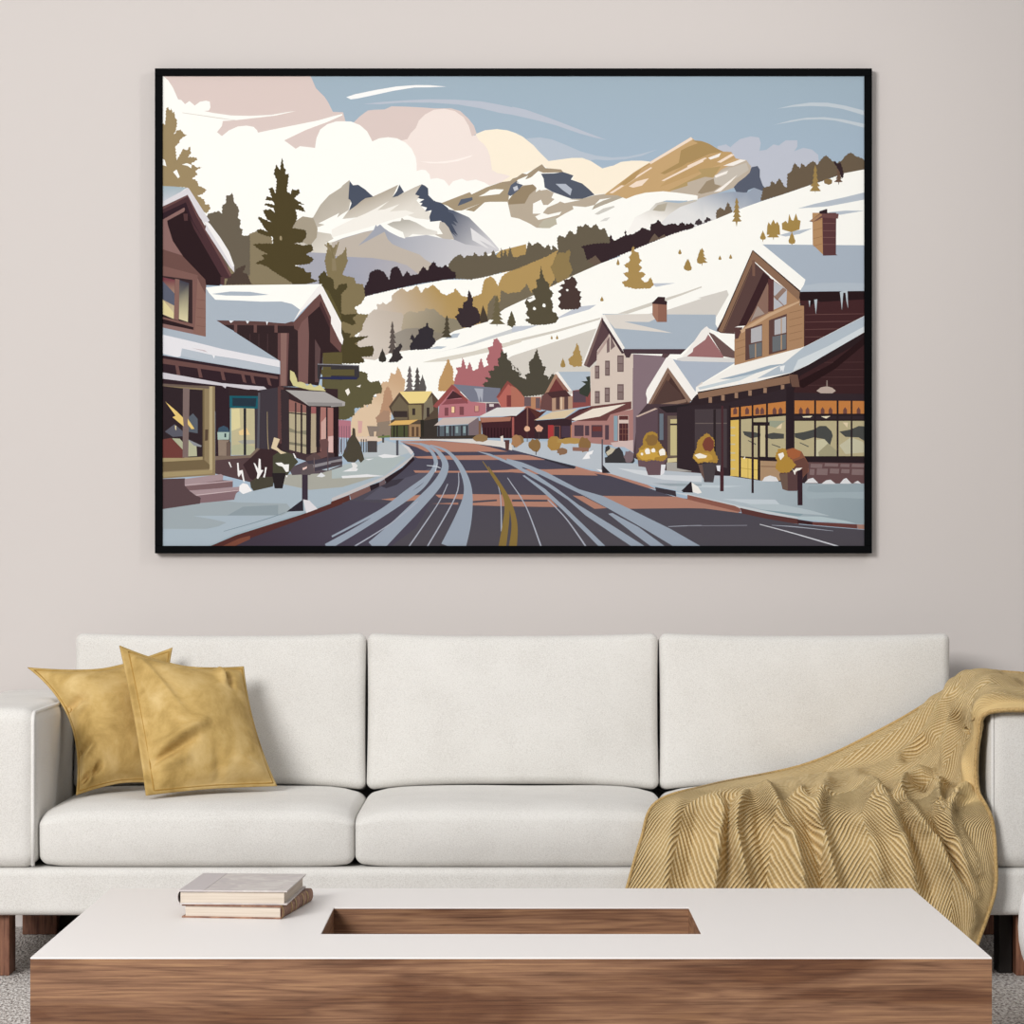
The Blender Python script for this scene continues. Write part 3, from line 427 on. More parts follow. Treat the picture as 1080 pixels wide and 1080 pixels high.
p('#6a545a', 'C3', '715 505 885 505 870 530 850 600 775 600 760 555 720 550'); p('#e5e5ea', 'C3', '850 540 876 540 866 590 845 602')
foliage('#a9853d', 'C3', '705 480 730 470 720 450 745 430 745 395 765 360 800 350 830 365 830 400 860 440 880 470 885 500 860 522 800 515 760 522 715 512'); blob('#8a6a3d', 'C3', 795, 400, 36, 34, 7, 14); blob('#caa24a', 'C3', 775, 480, 60, 34, 8, 18)
for a in ((772, 465, 16), (805, 460, 12), (855, 470, 20), (740, 480, 8)): blob('#f7f3ea', 'C3', a[0], a[1], a[2], a[2], int(a[0]), 9)
p('#4b4448', 'D3', '80 535 165 535 148 642 95 640'); p('#6b5650', 'D3', '62 540 85 540 98 630 80 600'); p('#e0e2e8', 'D3', '165 545 188 545 186 580 170 575')
foliage('#ab8640', 'D3', '30 500 50 450 60 400 85 380 110 358 130 375 155 400 152 450 160 480 178 510 165 532 100 525 60 535'); blob('#7a4438', 'D3', 122, 425, 32, 44, 4, 14); blob('#c29a48', 'D3', 90, 500, 56, 26, 9, 16); p('#f7f1e2', 'D3', '40 485 70 475 112 490 105 502 60 505')
p('#5c4444', 'D3', '525 590 650 572 668 600 625 690 575 690 545 680'); p('#6f5a50', 'D3', '522 595 570 588 572 690 542 680')
p('#8a5a45', 'D3', '560 455 600 445 650 465 670 500 690 535 690 580 660 610 620 560 560 500'); p('#6b4840', 'D3', '610 520 665 500 692 540 685 585 655 610 600 560'); p('#a5623f', 'D3', '565 458 605 446 648 465 640 495 600 510 575 490'); foliage('#b28b40', 'D3', '500 490 520 450 560 448 570 490 600 520 620 545 580 585 530 588 500 560 510 525'); p('#f4efe6', 'D3', '515 480 545 470 552 490 530 515'); p('#f4efe6', 'D3', '595 560 605 575 620 560 655 558 640 572 618 580 612 600')
# slim posts and bollards
rect('#4a2e33', 'D3', 192, 205, 205, 590); rect('#4a2e33', 'D3', 186, 575, 207, 692); rect('#33262b', 'D3', 365, 318, 378, 702); p('#38262d', 'D3', '626 575 655 568 656 772 628 772')
p('#2b2429', 'D3', '-35 690 20 636 30 695'); p('#f0eee9', 'D3', '20 640 60 665 82 700 60 706 18 692'); p('#2b2429', 'C3', '968 698 1022 638 1030 700')
# --- left shop house
p('#8a6a66', 'A1', '55 815 210 760', 'A2', '310 340 315 680 55 640')
p('#6d4f4a', 'A2', '55 175 180 215 310 350 310 445 255 330 55 280'); p('#89675e', 'A2', '250 330 312 440 312 680 235 655')
for y in (470, 520, 570, 620): stroke('#7a5950', 'A2', '255 %d 3 308 %d 3' % (y - 8, y))
p('#7d5c56', 'A2', '55 270 262 325 245 640 55 585'); p('#382a2c', 'A2', '55 328 232 352 232 602 55 562')
g('A2', '#77434a', '80 360', '#cdbf9c', '80 540', 'A2', '55 335 132 352 126 575 55 545'); g('A2', '#43424e', '180 400', '#d6cda6', '180 580', 'A2', '157 352 212 370 206 592 155 575'); p('#5c6070', 'A2', '55 350 130 430 130 500 55 460')
p('#85645d', 'A2', '133 345 158 350 153 582 127 575'); p('#2e2023', 'A2', '55 572 238 622 236 636 55 600'); p('#dccf9e', 'A2', '62 462 126 540 126 572 62 545')
p('#2e1f22', 'A1', '88 890 185 838 210 760', 'A2', '265 0 430 330 385 385 310 382 305 350 180 220 120 130 92 40'); p('#4c3337', 'A1', '55 820 208 742', 'A2', '262 -10 455 335 425 345 395 330 240 60', 'A1', '190 800 55 875'); p('#33232a', 'A1', '55 850 195 785', 'A2', '235 20 300 130 230 20', 'A1', '185 815 55 888')
p('#6a4b4a', 'A1', '55 812 210 738', 'A2', '268 -20 455 320 445 335 255 -10', 'A1', '205 752 55 830'); p('#543a3b', 'A1', '180 850 205 850 205 890 185 890'); p('#553b3c', 'A2', '392 335 416 335 414 380 392 380')
g('A1', '#a5b6be', '100 700', '#c8ccd4', '100 780', 'A1', '55 692 130 695 200 702 55 800'); p('#dad7dc', 'A1', '55 785 190 712 200 700 212 706 330 890', 'A2', '320 20 385 105 440 190 470 270 470 308 445 280 305 65 310 45 270 -10', 'A1', '205 742 55 812')
p('#f1efee', 'A2', '300 20 330 30 390 110 440 190 470 270 460 280 400 180')
# roof of the second house and the shop's pent roof
p('#352729', 'A2', '360 582 810 590 835 640 835 960 720 960 480 650'); p('#5f4442', 'A2', '365 582 815 592 806 614 400 608')
for x in (478, 590, 708): rect('#6b4d4a', 'A2', x - 9, 605, x + 9, 652)
for x in (560, 610, 660): stroke('#4b3839', 'A2', '%d 660 4 %d 760 4' % (x, x))
p('#352628', 'A2', '870 575 962 495 1080 762 975 768 972 850 950 955 890 945'); p('#5d4848', 'A2', '930 690 962 745 950 935 930 935')
p('#7a5a57', 'A2', '832 590 890 555 896 660 890 945 835 940'); p('#6b4c4b', 'A2', '718 655 782 655 772 955 718 960'); p('#8a6a64', 'A2', '735 655 770 655 765 955 735 955')
p('#6b4c49', 'A2', '806 595 962 422 1080 700 1080 768 958 500 855 592 832 642 812 630', 'A2', '806 595'); p('#4a3234', 'A2', '962 470 1080 735 1080 768 955 500'); p('#6b4c49', 'B2', '-10 590 55 725 50 765 -10 705')
p('#aab5c1', 'A2', '308 398 350 450 500 470 740 474 800 490 848 520 806 586 760 600 700 596 650 590 520 585 365 580 732 815 732 890 600 872 55 778 55 622 308 676')
for s in ('440 583 468 585 450 598', '536 585 556 587 545 602', '650 588 664 590 656 610'): p('#e3e6ea', 'A2', s)
p(W_, 'A2', '308 396 415 383 970 376 960 400 848 524 800 490 740 475 620 476 500 470 362 465 325 425'); p('#aab5c1', 'A2', '340 432 450 418 560 420 668 437 560 443 420 441')
p('#f3f0ee', 'A2', '958 376 975 392 1080 595 1080 690 1060 650 960 430 850 535 808 588 845 520'); p('#f3f0ee', 'B2', '-5 505 22 560 66 690 60 722 45 702 -5 600')
p('#e4e3e8', 'A2', '55 662 220 700 400 745 620 790 728 812 730 850 600 825 480 802 350 782 172 742 165 788 145 792 55 770'); p('#b7c0ca', 'A2', '172 742 350 785 480 805 600 828 728 852 728 885 600 868 380 830 165 785'); p('#c6b9bd', 'A2', '228 740 300 752 320 765'); p('#f0f0f3', 'A2', '345 780 360 785 355 800')
p('#33242a', 'A2', '55 780 728 890 722 1100 55 1100'); p('#6a4c49', 'A2', '55 798 720 902 720 918 55 828')
for x in (142, 268, 400, 518, 570, 662): p('#694b49', 'A2', '%d %d %d %d %d %d %d %d' % (x - 10, 815 + (x - 60) * .15, x + 8, 818 + (x - 60) * .15, x + 22, 885 + (x - 60) * .12, x + 2, 888 + (x - 60) * .1))
p('#cdc9d0', 'A2', '55 878 200 903 400 940 640 960 660 978 630 990 600 978 560 975 545 992 520 972 425 958 420 970 400 955 250 938 55 914')
# shop front
p('#8f7e60', 'A3', '55 80 360 95 362 600 55 620'); p('#6b5b53', 'A3', '55 78 330 95 330 108 55 92'); p('#b5a582', 'A3', '328 95 346 95 346 585 328 588'); p('#736349', 'A3', '55 520 295 510 330 540 330 565 55 580'); p('#a69570', 'A3', '55 500 290 495 295 512 55 525'); p('#736349', 'A3', '290 110 300 110 300 510 290 512'); p('#a3926c', 'A3', '55 585 345 570 345 590 55 612')
p('#32272b', 'A3', '55 92 180 106 184 502 55 502'); p('#32272b', 'A3', '205 110 290 115 290 495 200 500'); p('#5b5b66', 'A3', '75 352 130 310 180 352 184 378 120 382'); p('#59606a', 'A3', '205 275 235 248 262 280 262 362 205 352'); p('#6f3f3b', 'A3', '55 398 110 388 186 462 186 502 55 502'); p('#aeb095', 'A3', '115 390 160 392 184 420 184 462'); p('#b4b498', 'A3', '205 395 255 432 258 492 205 494'); p('#8d9096', 'A3', '205 395 285 432 280 440 240 432'); p('#7c6a67', 'A3', '178 104 216 106 208 500 176 500')
p('#e3c579', 'A3', '78 182 142 236 178 272 182 322 118 270 136 262'); p('#e3c579', 'A3', '205 278 244 336 226 338 205 310'); p('#d9cda4', 'A3', '132 318 140 318 140 345 134 340'); p('#57473a', 'A3', '304 340 322 340 320 402 303 405')
p('#32242a', 'A3', '362 95 450 110 450 492 362 492'); p('#413a41', 'A3', '585 120 720 100 720 480 585 480'); p('#35292c', 'A3', '440 100 620 120 620 150 440 150')
p('#bfb693', 'A3', '448 218 586 218 588 486 450 486'); p('#d9cf9f', 'A3', '450 225 500 222 505 330 450 350'); p('#e6c993', 'A3', '495 350 540 330 560 370 500 372'); p('#a5a49a', 'A3', '490 408 520 400 586 400 586 420 520 425'); p('#b2b293', 'A3', '460 430 530 420 586 440 586 486 450 486'); p('#28282e', 'A3', '523 220 538 220 538 486 524 486'); stroke('#8fa5a3', 'A3', '450 220 8 450 486 8')
p('#1e5a67', 'A3', '443 148 612 150 606 222 443 216'); p('#283743', 'A3', '460 160 596 162 592 210 460 206'); p('#5a5960', 'A3', '606 130 618 130 612 450 600 460'); stroke('#a39171', 'A3', '658 240 3 660 380 4 666 462 5')
p('#a9bdb4', 'A3', '374 355 442 355 440 398 376 398'); p('#3f5466', 'A3', '376 355 382 330 410 318 434 330 444 355'); rect('#2f3d42', 'A3', 414, 362, 424, 385); p('#8f7e70', 'A3', '378 398 445 402 425 420 425 490 380 490'); rect('#6b5a52', 'A3', 425, 412, 450, 490)
p('#564345', 'A3', '362 492 560 486 600 445 690 470 700 620 560 640 400 600 362 592'); p('#7b6a5e', 'A3', '362 492 560 486 600 445 615 450 565 500 362 515'); p('#3d2b2e', 'A3', '540 560 570 500 620 450 690 462 700 600 600 640 560 620')
# second shop
p('#39292c', 'A3', '718 95 1060 110 1062 500 900 520 720 480'); p('#5e4140', 'A3', '718 95 752 100 746 425 718 415'); foliage('#3b3034', 'A3', '735 110 782 130 782 480 740 470')
p('#b3a88c', 'A3', '782 168 880 205 882 480 784 455'); p('#91665f', 'A3', '782 168 880 205 880 245 782 240'); p('#8a8570', 'A3', '784 330 830 350 880 345 882 370 784 355'); p('#7d7866', 'A3', '784 410 880 425 882 440 784 425'); p('#b0a088', 'A3', '905 220 938 222 938 470 905 475'); p('#9a5f5f', 'A3', '908 210 940 212 940 250 908 250'); p('#a5736c', 'A3', '960 212 1045 218 1045 475 960 465'); p('#c9a39a', 'A3', '965 300 1000 260 1000 400 965 460'); p('#d8b5b0', 'A3', '1005 380 1040 375 1040 470 1005 470')
for s in ('816 185 824 188 824 470 816 465', '848 195 858 198 858 478 848 475', '880 200 908 205 905 505 880 510', '936 212 962 212 956 440 936 440', '993 215 1002 215 1002 470 993 470'): p('#2f252a', 'A3', s)
stroke('#2f252a', 'A3', '782 245 6 880 255 7'); p('#2b1c1f', 'A3', '1038 212 1066 214 1064 495 1036 500'); p('#2b1c1f', 'B3', '8 210 38 212 38 495 8 500'); p('#46363a', 'A3', '784 455 882 482 1040 475 1040 500 880 520 784 490')
p('#b27683', 'B3', '38 285 108 290 108 388 38 385')
for x in range(40, 108, 14): rect('#7d5c68', 'B3', x, 320, x + 4, 480)
p('#d2a6a0', 'B3', '148 290 175 292 170 360 150 362'); p('#8a7d73', 'B3', '200 320 275 322 268 350 240 352 240 380 215 380')
p('#2f2628', 'A3', '742 112 772 118 895 205 1062 212 1062 192 890 188'); p('#aaa6a4', 'A3', '762 115 985 125 1085 180 1085 206 895 205'); p('#aaa6a4', 'B3', '-5 152 76 184 74 206 -5 212'); p('#8f8b8a', 'A3', '880 185 1085 188 1085 208 895 206')
p('#d0c892', 'A3', '788 55 788 2 812 15 826 50 830 70 850 68 870 75 884 92 905 78 925 100 960 85 992 122 900 115 830 98 805 90')
p('#6b4d4c', 'A3', '955 398 998 392 1008 410 1005 492 945 512 925 480 965 468'); p('#5c4949', 'A3', '880 500 930 470 965 500 930 540 880 540')
p('#3c383b', 'A2', '943 832 1085 836 1085 850 958 846 958 905 1085 908 1085 922 945 916'); p('#3c383b', 'B2', '-5 830 156 838 156 905 142 920 -5 920'); p('#5c5538', 'B2', '-5 862 128 862 128 898 -5 896'); p('#2d3052', 'B2', '-5 902 142 906 142 918 -5 918'); p('#5c5538', 'A2', '965 862 1085 862 1085 892 965 892'); p('#2d3052', 'A2', '958 905 1085 905 1085 918 958 916'); stroke('#8a8a92', 'B2', '0 834 5 152 840 5'); stroke('#8a8a92', 'A2', '945 832 5 1082 836 5')
# --- left pavement
p('#a9b7c2', 'A3', '55 790 275 755 500 700 700 655 780 600 900 570 1000 560 1080 540', 'B3', '150 520 170 470 280 420 300 400 400 425 460 470 462 500 300 612 100 700 0 745', 'A3', '1080 740 850 825 330 1010 55 1010')
p('#9faab0', 'A3', '55 795 390 745 500 755 770 762 800 800 740 830 235 832 340 850 425 870 380 892 310 906 55 906'); p('#8f9ca3', 'A3', '430 830 520 780 720 770 720 828'); p('#a8a89f', 'A3', '760 600 900 575 1085 570', 'B3', '150 560 280 600 60 668', 'A3', '900 684 740 650'); p('#aeb9ba', 'B3', '0 560 160 520 230 470 350 480 420 500 300 600 0 620'); p('#b8bfc4', 'B3', '150 500 260 430 300 402 400 428 450 470 380 490')
p('#5a4f56', 'A3', '780 560 880 520 925 560 1000 575 1085 540 1085 552 960 590 800 600'); p('#46404a', 'A3', '880 520 1085 490 1085 540 925 580'); p('#8b878c', 'A3', '900 545 1085 505 1085 520 905 562'); p('#4d4348', 'B3', '-5 530 60 520 60 535 -5 555')
for s in ('262 490 300 480 340 485 390 490 350 500 290 502', '55 605 200 595 300 605 180 612 60 618', '60 580 120 555 150 565 140 578', '190 510 240 505 210 515'): p('#e6e7ea', 'B3', s)
p('#dfe1e5', 'A3', '940 608 965 585 990 605 970 612')
p('#dcc7b4', 'B3', '105 385 260 380 300 400 260 410 110 410')
p('#d3cfd0', 'B3', '395 422 440 440 465 470 450 485 430 455')
p('#55312e', 'A3', '310 1010 470 945 850 822 1085 735 1085 765 560 960 470 1010'); p('#9fb0ba', 'A3', '300 1010 480 930 850 815 1085 730 1085 738 850 826 480 942 320 1010'); p('#7a4a3c', 'A3', '390 1010 500 960 560 945 560 965 470 1005'); stroke('#7d8d96', 'A3', '410 920 3 560 878 4 690 838 4 760 812 3')
p('#c3bfc0', 'B3', '0 730 100 690 300 606 440 505 465 480 470 500 300 622 100 710 0 750'); p('#59322d', 'B3', '-5 752 100 712 104 742 -5 785'); p('#7b5b57', 'B3', '100 710 220 660 220 690 110 742'); p('#2d2228', 'B3', '215 660 270 640 270 665 222 690'); p('#6b5a5f', 'B3', '270 640 305 620 305 650 270 665'); p('#2d2228', 'B3', '300 620 400 558 466 492 472 512 400 580 310 650')
# steps, foundation
p('#594649', 'A3', '55 622 190 618 215 690 282 730 275 762 55 795'); p('#a59094', 'A3', '188 622 395 594 408 602 405 628 188 660'); p('#7a6164', 'A3', '188 658 405 628 462 632 462 668 215 690'); p('#a59094', 'A3', '214 688 500 666 512 680 250 715'); p('#846b70', 'A3', '250 715 512 680 480 705 470 740 275 760 280 728'); p('#b9a4a8', 'A3', '188 654 460 630 462 636 190 662'); p('#c9b5b8', 'A3', '250 712 500 684 502 688 255 717')
# plants and snow by the shop
p('#3c2b2e', 'A3', '520 540 560 505 620 450 700 455 780 470 800 560 690 610 560 620'); p('#4a463b', 'A3', '560 640 600 610 700 610 690 665 580 690 565 670'); p('#4b4a3b', 'A3', '690 490 720 470 760 465 800 480 835 525 800 560 770 605 690 600'); p('#2b2527', 'A3', '684 588 764 588 745 676 700 676')
for s in ('436 525 444 525 456 556 450 555', '486 530 494 530 498 575 518 570 530 640 522 636 510 590 496 612 490 600', '580 530 590 535 606 565 610 505 620 510 622 570 636 572 606 622 598 618 602 590', '646 555 656 555 644 615 634 610 642 590', '804 475 812 478 824 502 816 504'): p('#f3f1f0', 'A3', s)
p('#f1f0f1', 'A3', '498 690 500 660 520 645 545 652 572 690 520 708'); p('#f1f0ee', 'A3', '704 530 740 528 755 540 782 538 780 580 765 582 745 552 720 545'); p('#d9c7a7', 'A3', '697 385 730 395 712 440 735 460 768 474 735 480 715 462 680 446'); p('#f1f0f1', 'A3', '762 600 776 602 768 614')
p('#5f5558', 'A3', '852 545 880 540 918 535 925 585 900 600 852 598'); p('#e9c9c0', 'A3', '858 560 885 550 882 562 862 572'); rect('#3e343f', 'A3', 856, 598, 889, 745); p('#2f2a33', 'A3', '768 808 862 738 864 804'); p('#dddadf', 'A3', '862 738 898 745 945 792 880 816')
p('#4c463b', 'B3', '60 490 80 440 92 400 115 370 118 330 132 335 136 380 160 420 185 510 165 530 150 510 130 528 90 525'); p('#e2e2e2', 'B3', '110 530 130 528 148 545 130 575 110 575 118 550')
rect('#55565e', 'B3', 366, 402, 380, 488); rect('#4e4a4c', 'B3', 286, 370, 298, 415); rect('#4c4748', 'B3', 202, 405, 258, 470)
for x in (165, 178, 192, 50, 82): rect('#4c4748', 'B3', x, 395, x + 6, 470)
p('#6b7a4a', 'B3', '260 380 330 372 330 386 262 388')
p('#3c3531', 'B3', '500 382 850 372 850 392 500 396'); p('#cfc5bb', 'B3', '330 388 500 386 498 400 330 400'); p('#d9d5d1', 'B3', '500 394 820 394 960 405', 'C3', '0 420 0 460', 'B3', '960 440 810 420 640 404 500 400'); blob('#8f7350', 'B3', 850, 390, 42, 22, 4, 14); p('#5a3d3a', 'B3', '985 400 1012 400 1008 460 990 460'); blob('#a87f5a', 'B3', 1050, 405, 28, 32, 5, 12)
stroke('#6d5d5e', 'A3', '925 500 5 925 585 5'); stroke('#57474b', 'A3', '1002 440 6 1004 575 6'); 
# ---------------------------------------------------------------- materials
def mat(name, col, rough=.8, spec=.3):
    m = bpy.data.materials.new(name); m.use_nodes = True
    b = m.node_tree.nodes['Principled BSDF']
    b.inputs['Base Color'].default_value = (*rgb(col), 1) if isinstance(col, str) else (*col, 1)
    b.inputs['Roughness'].default_value = rough
    b.inputs['Specular IOR Level'].default_value = spec
    return m, m.node_tree.nodes, m.node_tree.links, b
def nd(n, typ, **kw):
    x = n.new(typ)
    for k, v in kw.items():
        if k in x.inputs: x.inputs[k].default_value = v
        else: setattr(x, k, v)
    return x
def ramp(n, stops):
    r = n.new('ShaderNodeValToRGB'); e = r.color_ramp.elements
    while len(e) < len(stops): e.new(.5)
    for el, (t, c) in zip(e, stops):
        el.position = t; el.color = (*(rgb(c) if isinstance(c, str) else c), 1)
    return r
def bump(n, l, b, src, strength, dist):
    u = n.new('ShaderNodeBump'); u.inputs['Strength'].default_value = strength; u.inputs['Distance'].default_value = dist
    l.new(src, u.inputs['Height']); l.new(u.outputs['Normal'], b.inputs['Normal'])
    return u
def mth(n, l, op, a, b=None):
    x = n.new('ShaderNodeMath'); x.operation = op
    for i, v in enumerate((a, b)):
        if v is None: continue
        if isinstance(v, (int, float)): x.inputs[i].default_value = v
        else: l.new(v, x.inputs[i])
    return x.outputs[0]

def fabric(name, c0, c1, scale=420, strength=.35):
    m, n, l, b = mat(name, c0, .95, .15)
    tc = n.new('ShaderNodeTexCoord')
    nz = nd(n, 'ShaderNodeTexNoise', Scale=scale, Detail=3.0, Roughness=.7); l.new(tc.outputs['Object'], nz.inputs['Vector'])
    big = nd(n, 'ShaderNodeTexNoise', Scale=9.0, Detail=2.0); l.new(tc.outputs['Object'], big.inputs['Vector'])
    mix = mth(n, l, 'ADD', mth(n, l, 'MULTIPLY', nz.outputs['Fac'], .8), mth(n, l, 'MULTIPLY', big.outputs['Fac'], .2))
    r = ramp(n, [(.36, c1), (.56, c0)]); l.new(mix, r.inputs['Fac']); l.new(r.outputs['Color'], b.inputs['Base Color'])
    b.inputs['Sheen Weight'].default_value = .15
    bump(n, l, b, nz.outputs['Fac'], strength, .002)
    return m
M_SOFA = fabric('linen_upholstery', '#dedcd8', '#cbc8c3')
M_PIPE = fabric('linen_piping', '#e6e4e1', '#d9d7d3')

def wood(name, c, axis='X'):
    m, n, l, b = mat(name, c[1], .5, .3)
    tc = n.new('ShaderNodeTexCoord'); mp = n.new('ShaderNodeMapping'); l.new(tc.outputs['Object'], mp.inputs['Vector'])
    mp.inputs['Scale'].default_value = {'X': (1.1, 24, 24), 'Y': (24, 1.1, 24), 'Z': (16, 16, 2.4)}[axis]
    warp = nd(n, 'ShaderNodeTexNoise', Scale=1.4, Detail=3.0, Distortion=.6); l.new(mp.outputs[0], warp.inputs['Vector'])
    fine = nd(n, 'ShaderNodeTexNoise', Scale=7.0, Detail=8.0, Roughness=.65, Distortion=.3); l.new(mp.outputs[0], fine.inputs['Vector'])
    mp2 = n.new('ShaderNodeMapping'); l.new(tc.outputs['Object'], mp2.inputs['Vector'])
    mp2.inputs['Scale'].default_value = {'X': (5, 330, 330), 'Y': (330, 5, 330), 'Z': (220, 220, 6)}[axis]
    pore = nd(n, 'ShaderNodeTexNoise', Scale=1.0, Detail=2.0); l.new(mp2.outputs[0], pore.inputs['Vector'])
    rings = mth(n, l, 'ABSOLUTE', mth(n, l, 'SINE', mth(n, l, 'MULTIPLY', warp.outputs['Fac'], 22)))
    v = mth(n, l, 'ADD', mth(n, l, 'MULTIPLY', rings, .14), mth(n, l, 'MULTIPLY', fine.outputs['Fac'], .58))
    v = mth(n, l, 'ADD', v, mth(n, l, 'MULTIPLY', pore.outputs['Fac'], .46))
    r = ramp(n, [(.42, c[0]), (.60, c[1]), (.80, c[2])]); l.new(v, r.inputs['Fac']); l.new(r.outputs['Color'], b.inputs['Base Color'])
    big = nd(n, 'ShaderNodeTexNoise', Scale=2.6, Detail=3.0, Distortion=.8)
    mp3 = n.new('ShaderNodeMapping'); l.new(tc.outputs['Object'], mp3.inputs['Vector']); mp3.inputs['Scale'].default_value = {'X': (.9, 4, 5), 'Y': (4, .9, 5), 'Z': (5, 5, .8)}[axis]
    l.new(mp3.outputs[0], big.inputs['Vector'])
    tone = ramp(n, [(.36, '#a58b7c'), (.52, '#ffffff')]); l.new(big.outputs['Fac'], tone.inputs['Fac'])
    mx = n.new('ShaderNodeMix'); mx.data_type = 'RGBA'; mx.blend_type = 'MULTIPLY'; mx.inputs['Factor'].default_value = .8
    l.new(r.outputs['Color'], mx.inputs['A']); l.new(tone.outputs['Color'], mx.inputs['B']); l.new(mx.outputs['Result'], b.inputs['Base Color'])
    bump(n, l, b, v, .12, .002)
    return m
M_WOOD = wood('walnut_veneer', ('#654734', '#86624a', '#a27c5b'))
M_WOODY = wood('walnut_veneer_side', ('#654734', '#86624a', '#a27c5b'), 'Y')
M_LEG = wood('walnut_leg', ('#553527', '#7a5240', '#94694f'), 'Z')
M_TOP = mat('white_lacquer', '#ece8e6', .45, .25)[0]
M_BLACK = mat('black_frame_lacquer', '#08090b', .7, .04)[0]
M_DARK = mat('plain_dark', '#2a2624', .6, .2)[0]
M_WHITE = fabric('white_boucle', '#f4f3f2', '#e4e2e0', 300, .25)

def carpet():
    m, n, l, b = mat('grey_loop_carpet', '#a39b96', 1, .05)
    tc = n.new('ShaderNodeTexCoord')
    mp = n.new('ShaderNodeMapping'); l.new(tc.outputs['Object'], mp.inputs['Vector']); mp.inputs['Scale'].default_value = (1, .38, 1)
    a = nd(n, 'ShaderNodeTexNoise', Scale=150.0, Detail=3.0, Roughness=.7); l.new(mp.outputs[0], a.inputs['Vector'])
    v = nd(n, 'ShaderNodeTexVoronoi', Scale=190.0); l.new(mp.outputs[0], v.inputs['Vector'])
    r = ramp(n, [(.35, '#6b6360'), (.46, '#b8b0ab'), (.58, '#e4e0dc')]); l.new(a.outputs['Fac'], r.inputs['Fac']); l.new(r.outputs['Color'], b.inputs['Base Color'])
    bump(n, l, b, mth(n, l, 'ADD', a.outputs['Fac'], v.outputs['Distance']), .8, .006)
    return m
def wallpaint():
    m, n, l, b = mat('warm_grey_wall_paint', WALL_COL, .95, .1)
    tc = n.new('ShaderNodeTexCoord')
    a = nd(n, 'ShaderNodeTexNoise', Scale=160.0, Detail=2.0); l.new(tc.outputs['Object'], a.inputs['Vector'])
    bump(n, l, b, a.outputs['Fac'], .04, .001)
    return m
WALL_COL = '#ccc6c3'

def velvet():
    m, n, l, b = mat('mustard_velvet', '#c5a35a', .75, .2)
    tc = n.new('ShaderNodeTexCoord')
    a = nd(n, 'ShaderNodeTexNoise', Scale=9.0, Detail=6.0, Roughness=.62, Distortion=.4); l.new(tc.outputs['Object'], a.inputs['Vector'])
    f = nd(n, 'ShaderNodeTexNoise', Scale=500.0, Detail=2.0); l.new(tc.outputs['Object'], f.inputs['Vector'])
    r = ramp(n, [(.33, '#9d8047'), (.5, '#bfa063'), (.66, '#d2b67e')]); l.new(a.outputs['Fac'], r.inputs['Fac']); l.new(r.outputs['Color'], b.inputs['Base Color'])
    b.inputs['Sheen Weight'].default_value = .2; b.inputs['Sheen Roughness'].default_value = .4
    b.inputs['Sheen Tint'].default_value = (*rgb('#e8cf96'), 1)
    bump(n, l, b, mth(n, l, 'ADD', mth(n, l, 'MULTIPLY', a.outputs['Fac'], 1.0), mth(n, l, 'MULTIPLY', f.outputs['Fac'], .04)), .35, .012)
    return m
M_VELVET = velvet()
M_VPIPE = mat('mustard_seam', '#a58140', .8, .2)[0]

def knit():
    m, n, l, b = mat('mustard_herringbone_knit', '#c9a766', .95, .1)
    uv = n.new('ShaderNodeUVMap'); uv.uv_map = 'weave'
    sp = n.new('ShaderNodeSeparateXYZ'); l.new(uv.outputs[0], sp.inputs[0])
    s, t = sp.outputs[0], sp.outputs[1]
    nz = nd(n, 'ShaderNodeTexNoise', Scale=28.0, Detail=2.0); l.new(uv.outputs[0], nz.inputs['Vector'])
    wob = mth(n, l, 'MULTIPLY', nz.outputs['Fac'], .010)
    zig = mth(n, l, 'PINGPONG', s, .085)
    ph = mth(n, l, 'ADD', mth(n, l, 'ADD', mth(n, l, 'MULTIPLY', zig, 1.9), mth(n, l, 'MULTIPLY', t, .9)), wob)
    rib = mth(n, l, 'SINE', mth(n, l, 'MULTIPLY', ph, 2 * PI / .0155))
    st = mth(n, l, 'SINE', mth(n, l, 'MULTIPLY', mth(n, l, 'SUBTRACT', mth(n, l, 'MULTIPLY', t, 1.0), mth(n, l, 'MULTIPLY', zig, .8)), 2 * PI / .0095))
    h = mth(n, l, 'ADD', mth(n, l, 'MULTIPLY', rib, .42), mth(n, l, 'MULTIPLY', st, .06))
    ub = n.new('ShaderNodeUVMap'); ub.uv_map = 'border'; sb = n.new('ShaderNodeSeparateXYZ'); l.new(ub.outputs[0], sb.inputs[0])
    mk = n.new('ShaderNodeMapRange'); mk.inputs['From Min'].default_value = .84; mk.inputs['From Max'].default_value = .90; mk.inputs['To Min'].default_value = 1; mk.inputs['To Max'].default_value = .15; l.new(sb.outputs[0], mk.inputs['Value'])
    mv = n.new('ShaderNodeMapRange'); mv.inputs['From Min'].default_value = .50; mv.inputs['From Max'].default_value = .56; l.new(sb.outputs[1], mv.inputs['Value'])
    h = mth(n, l, 'MULTIPLY', h, mth(n, l, 'MAXIMUM', mk.outputs[0], mv.outputs[0]))
    h = mth(n, l, 'ADD', h, .5)
    r = ramp(n, [(.0, '#b59766'), (.45, '#d3b781'), (.95, '#e8d2a8')]); l.new(h, r.inputs['Fac']); l.new(r.outputs['Color'], b.inputs['Base Color'])
    b.inputs['Sheen Weight'].default_value = .2; b.inputs['Sheen Tint'].default_value = (*rgb('#ead6a6'), 1)
    bump(n, l, b, h, .8, .006)
    return m
M_KNIT = knit()

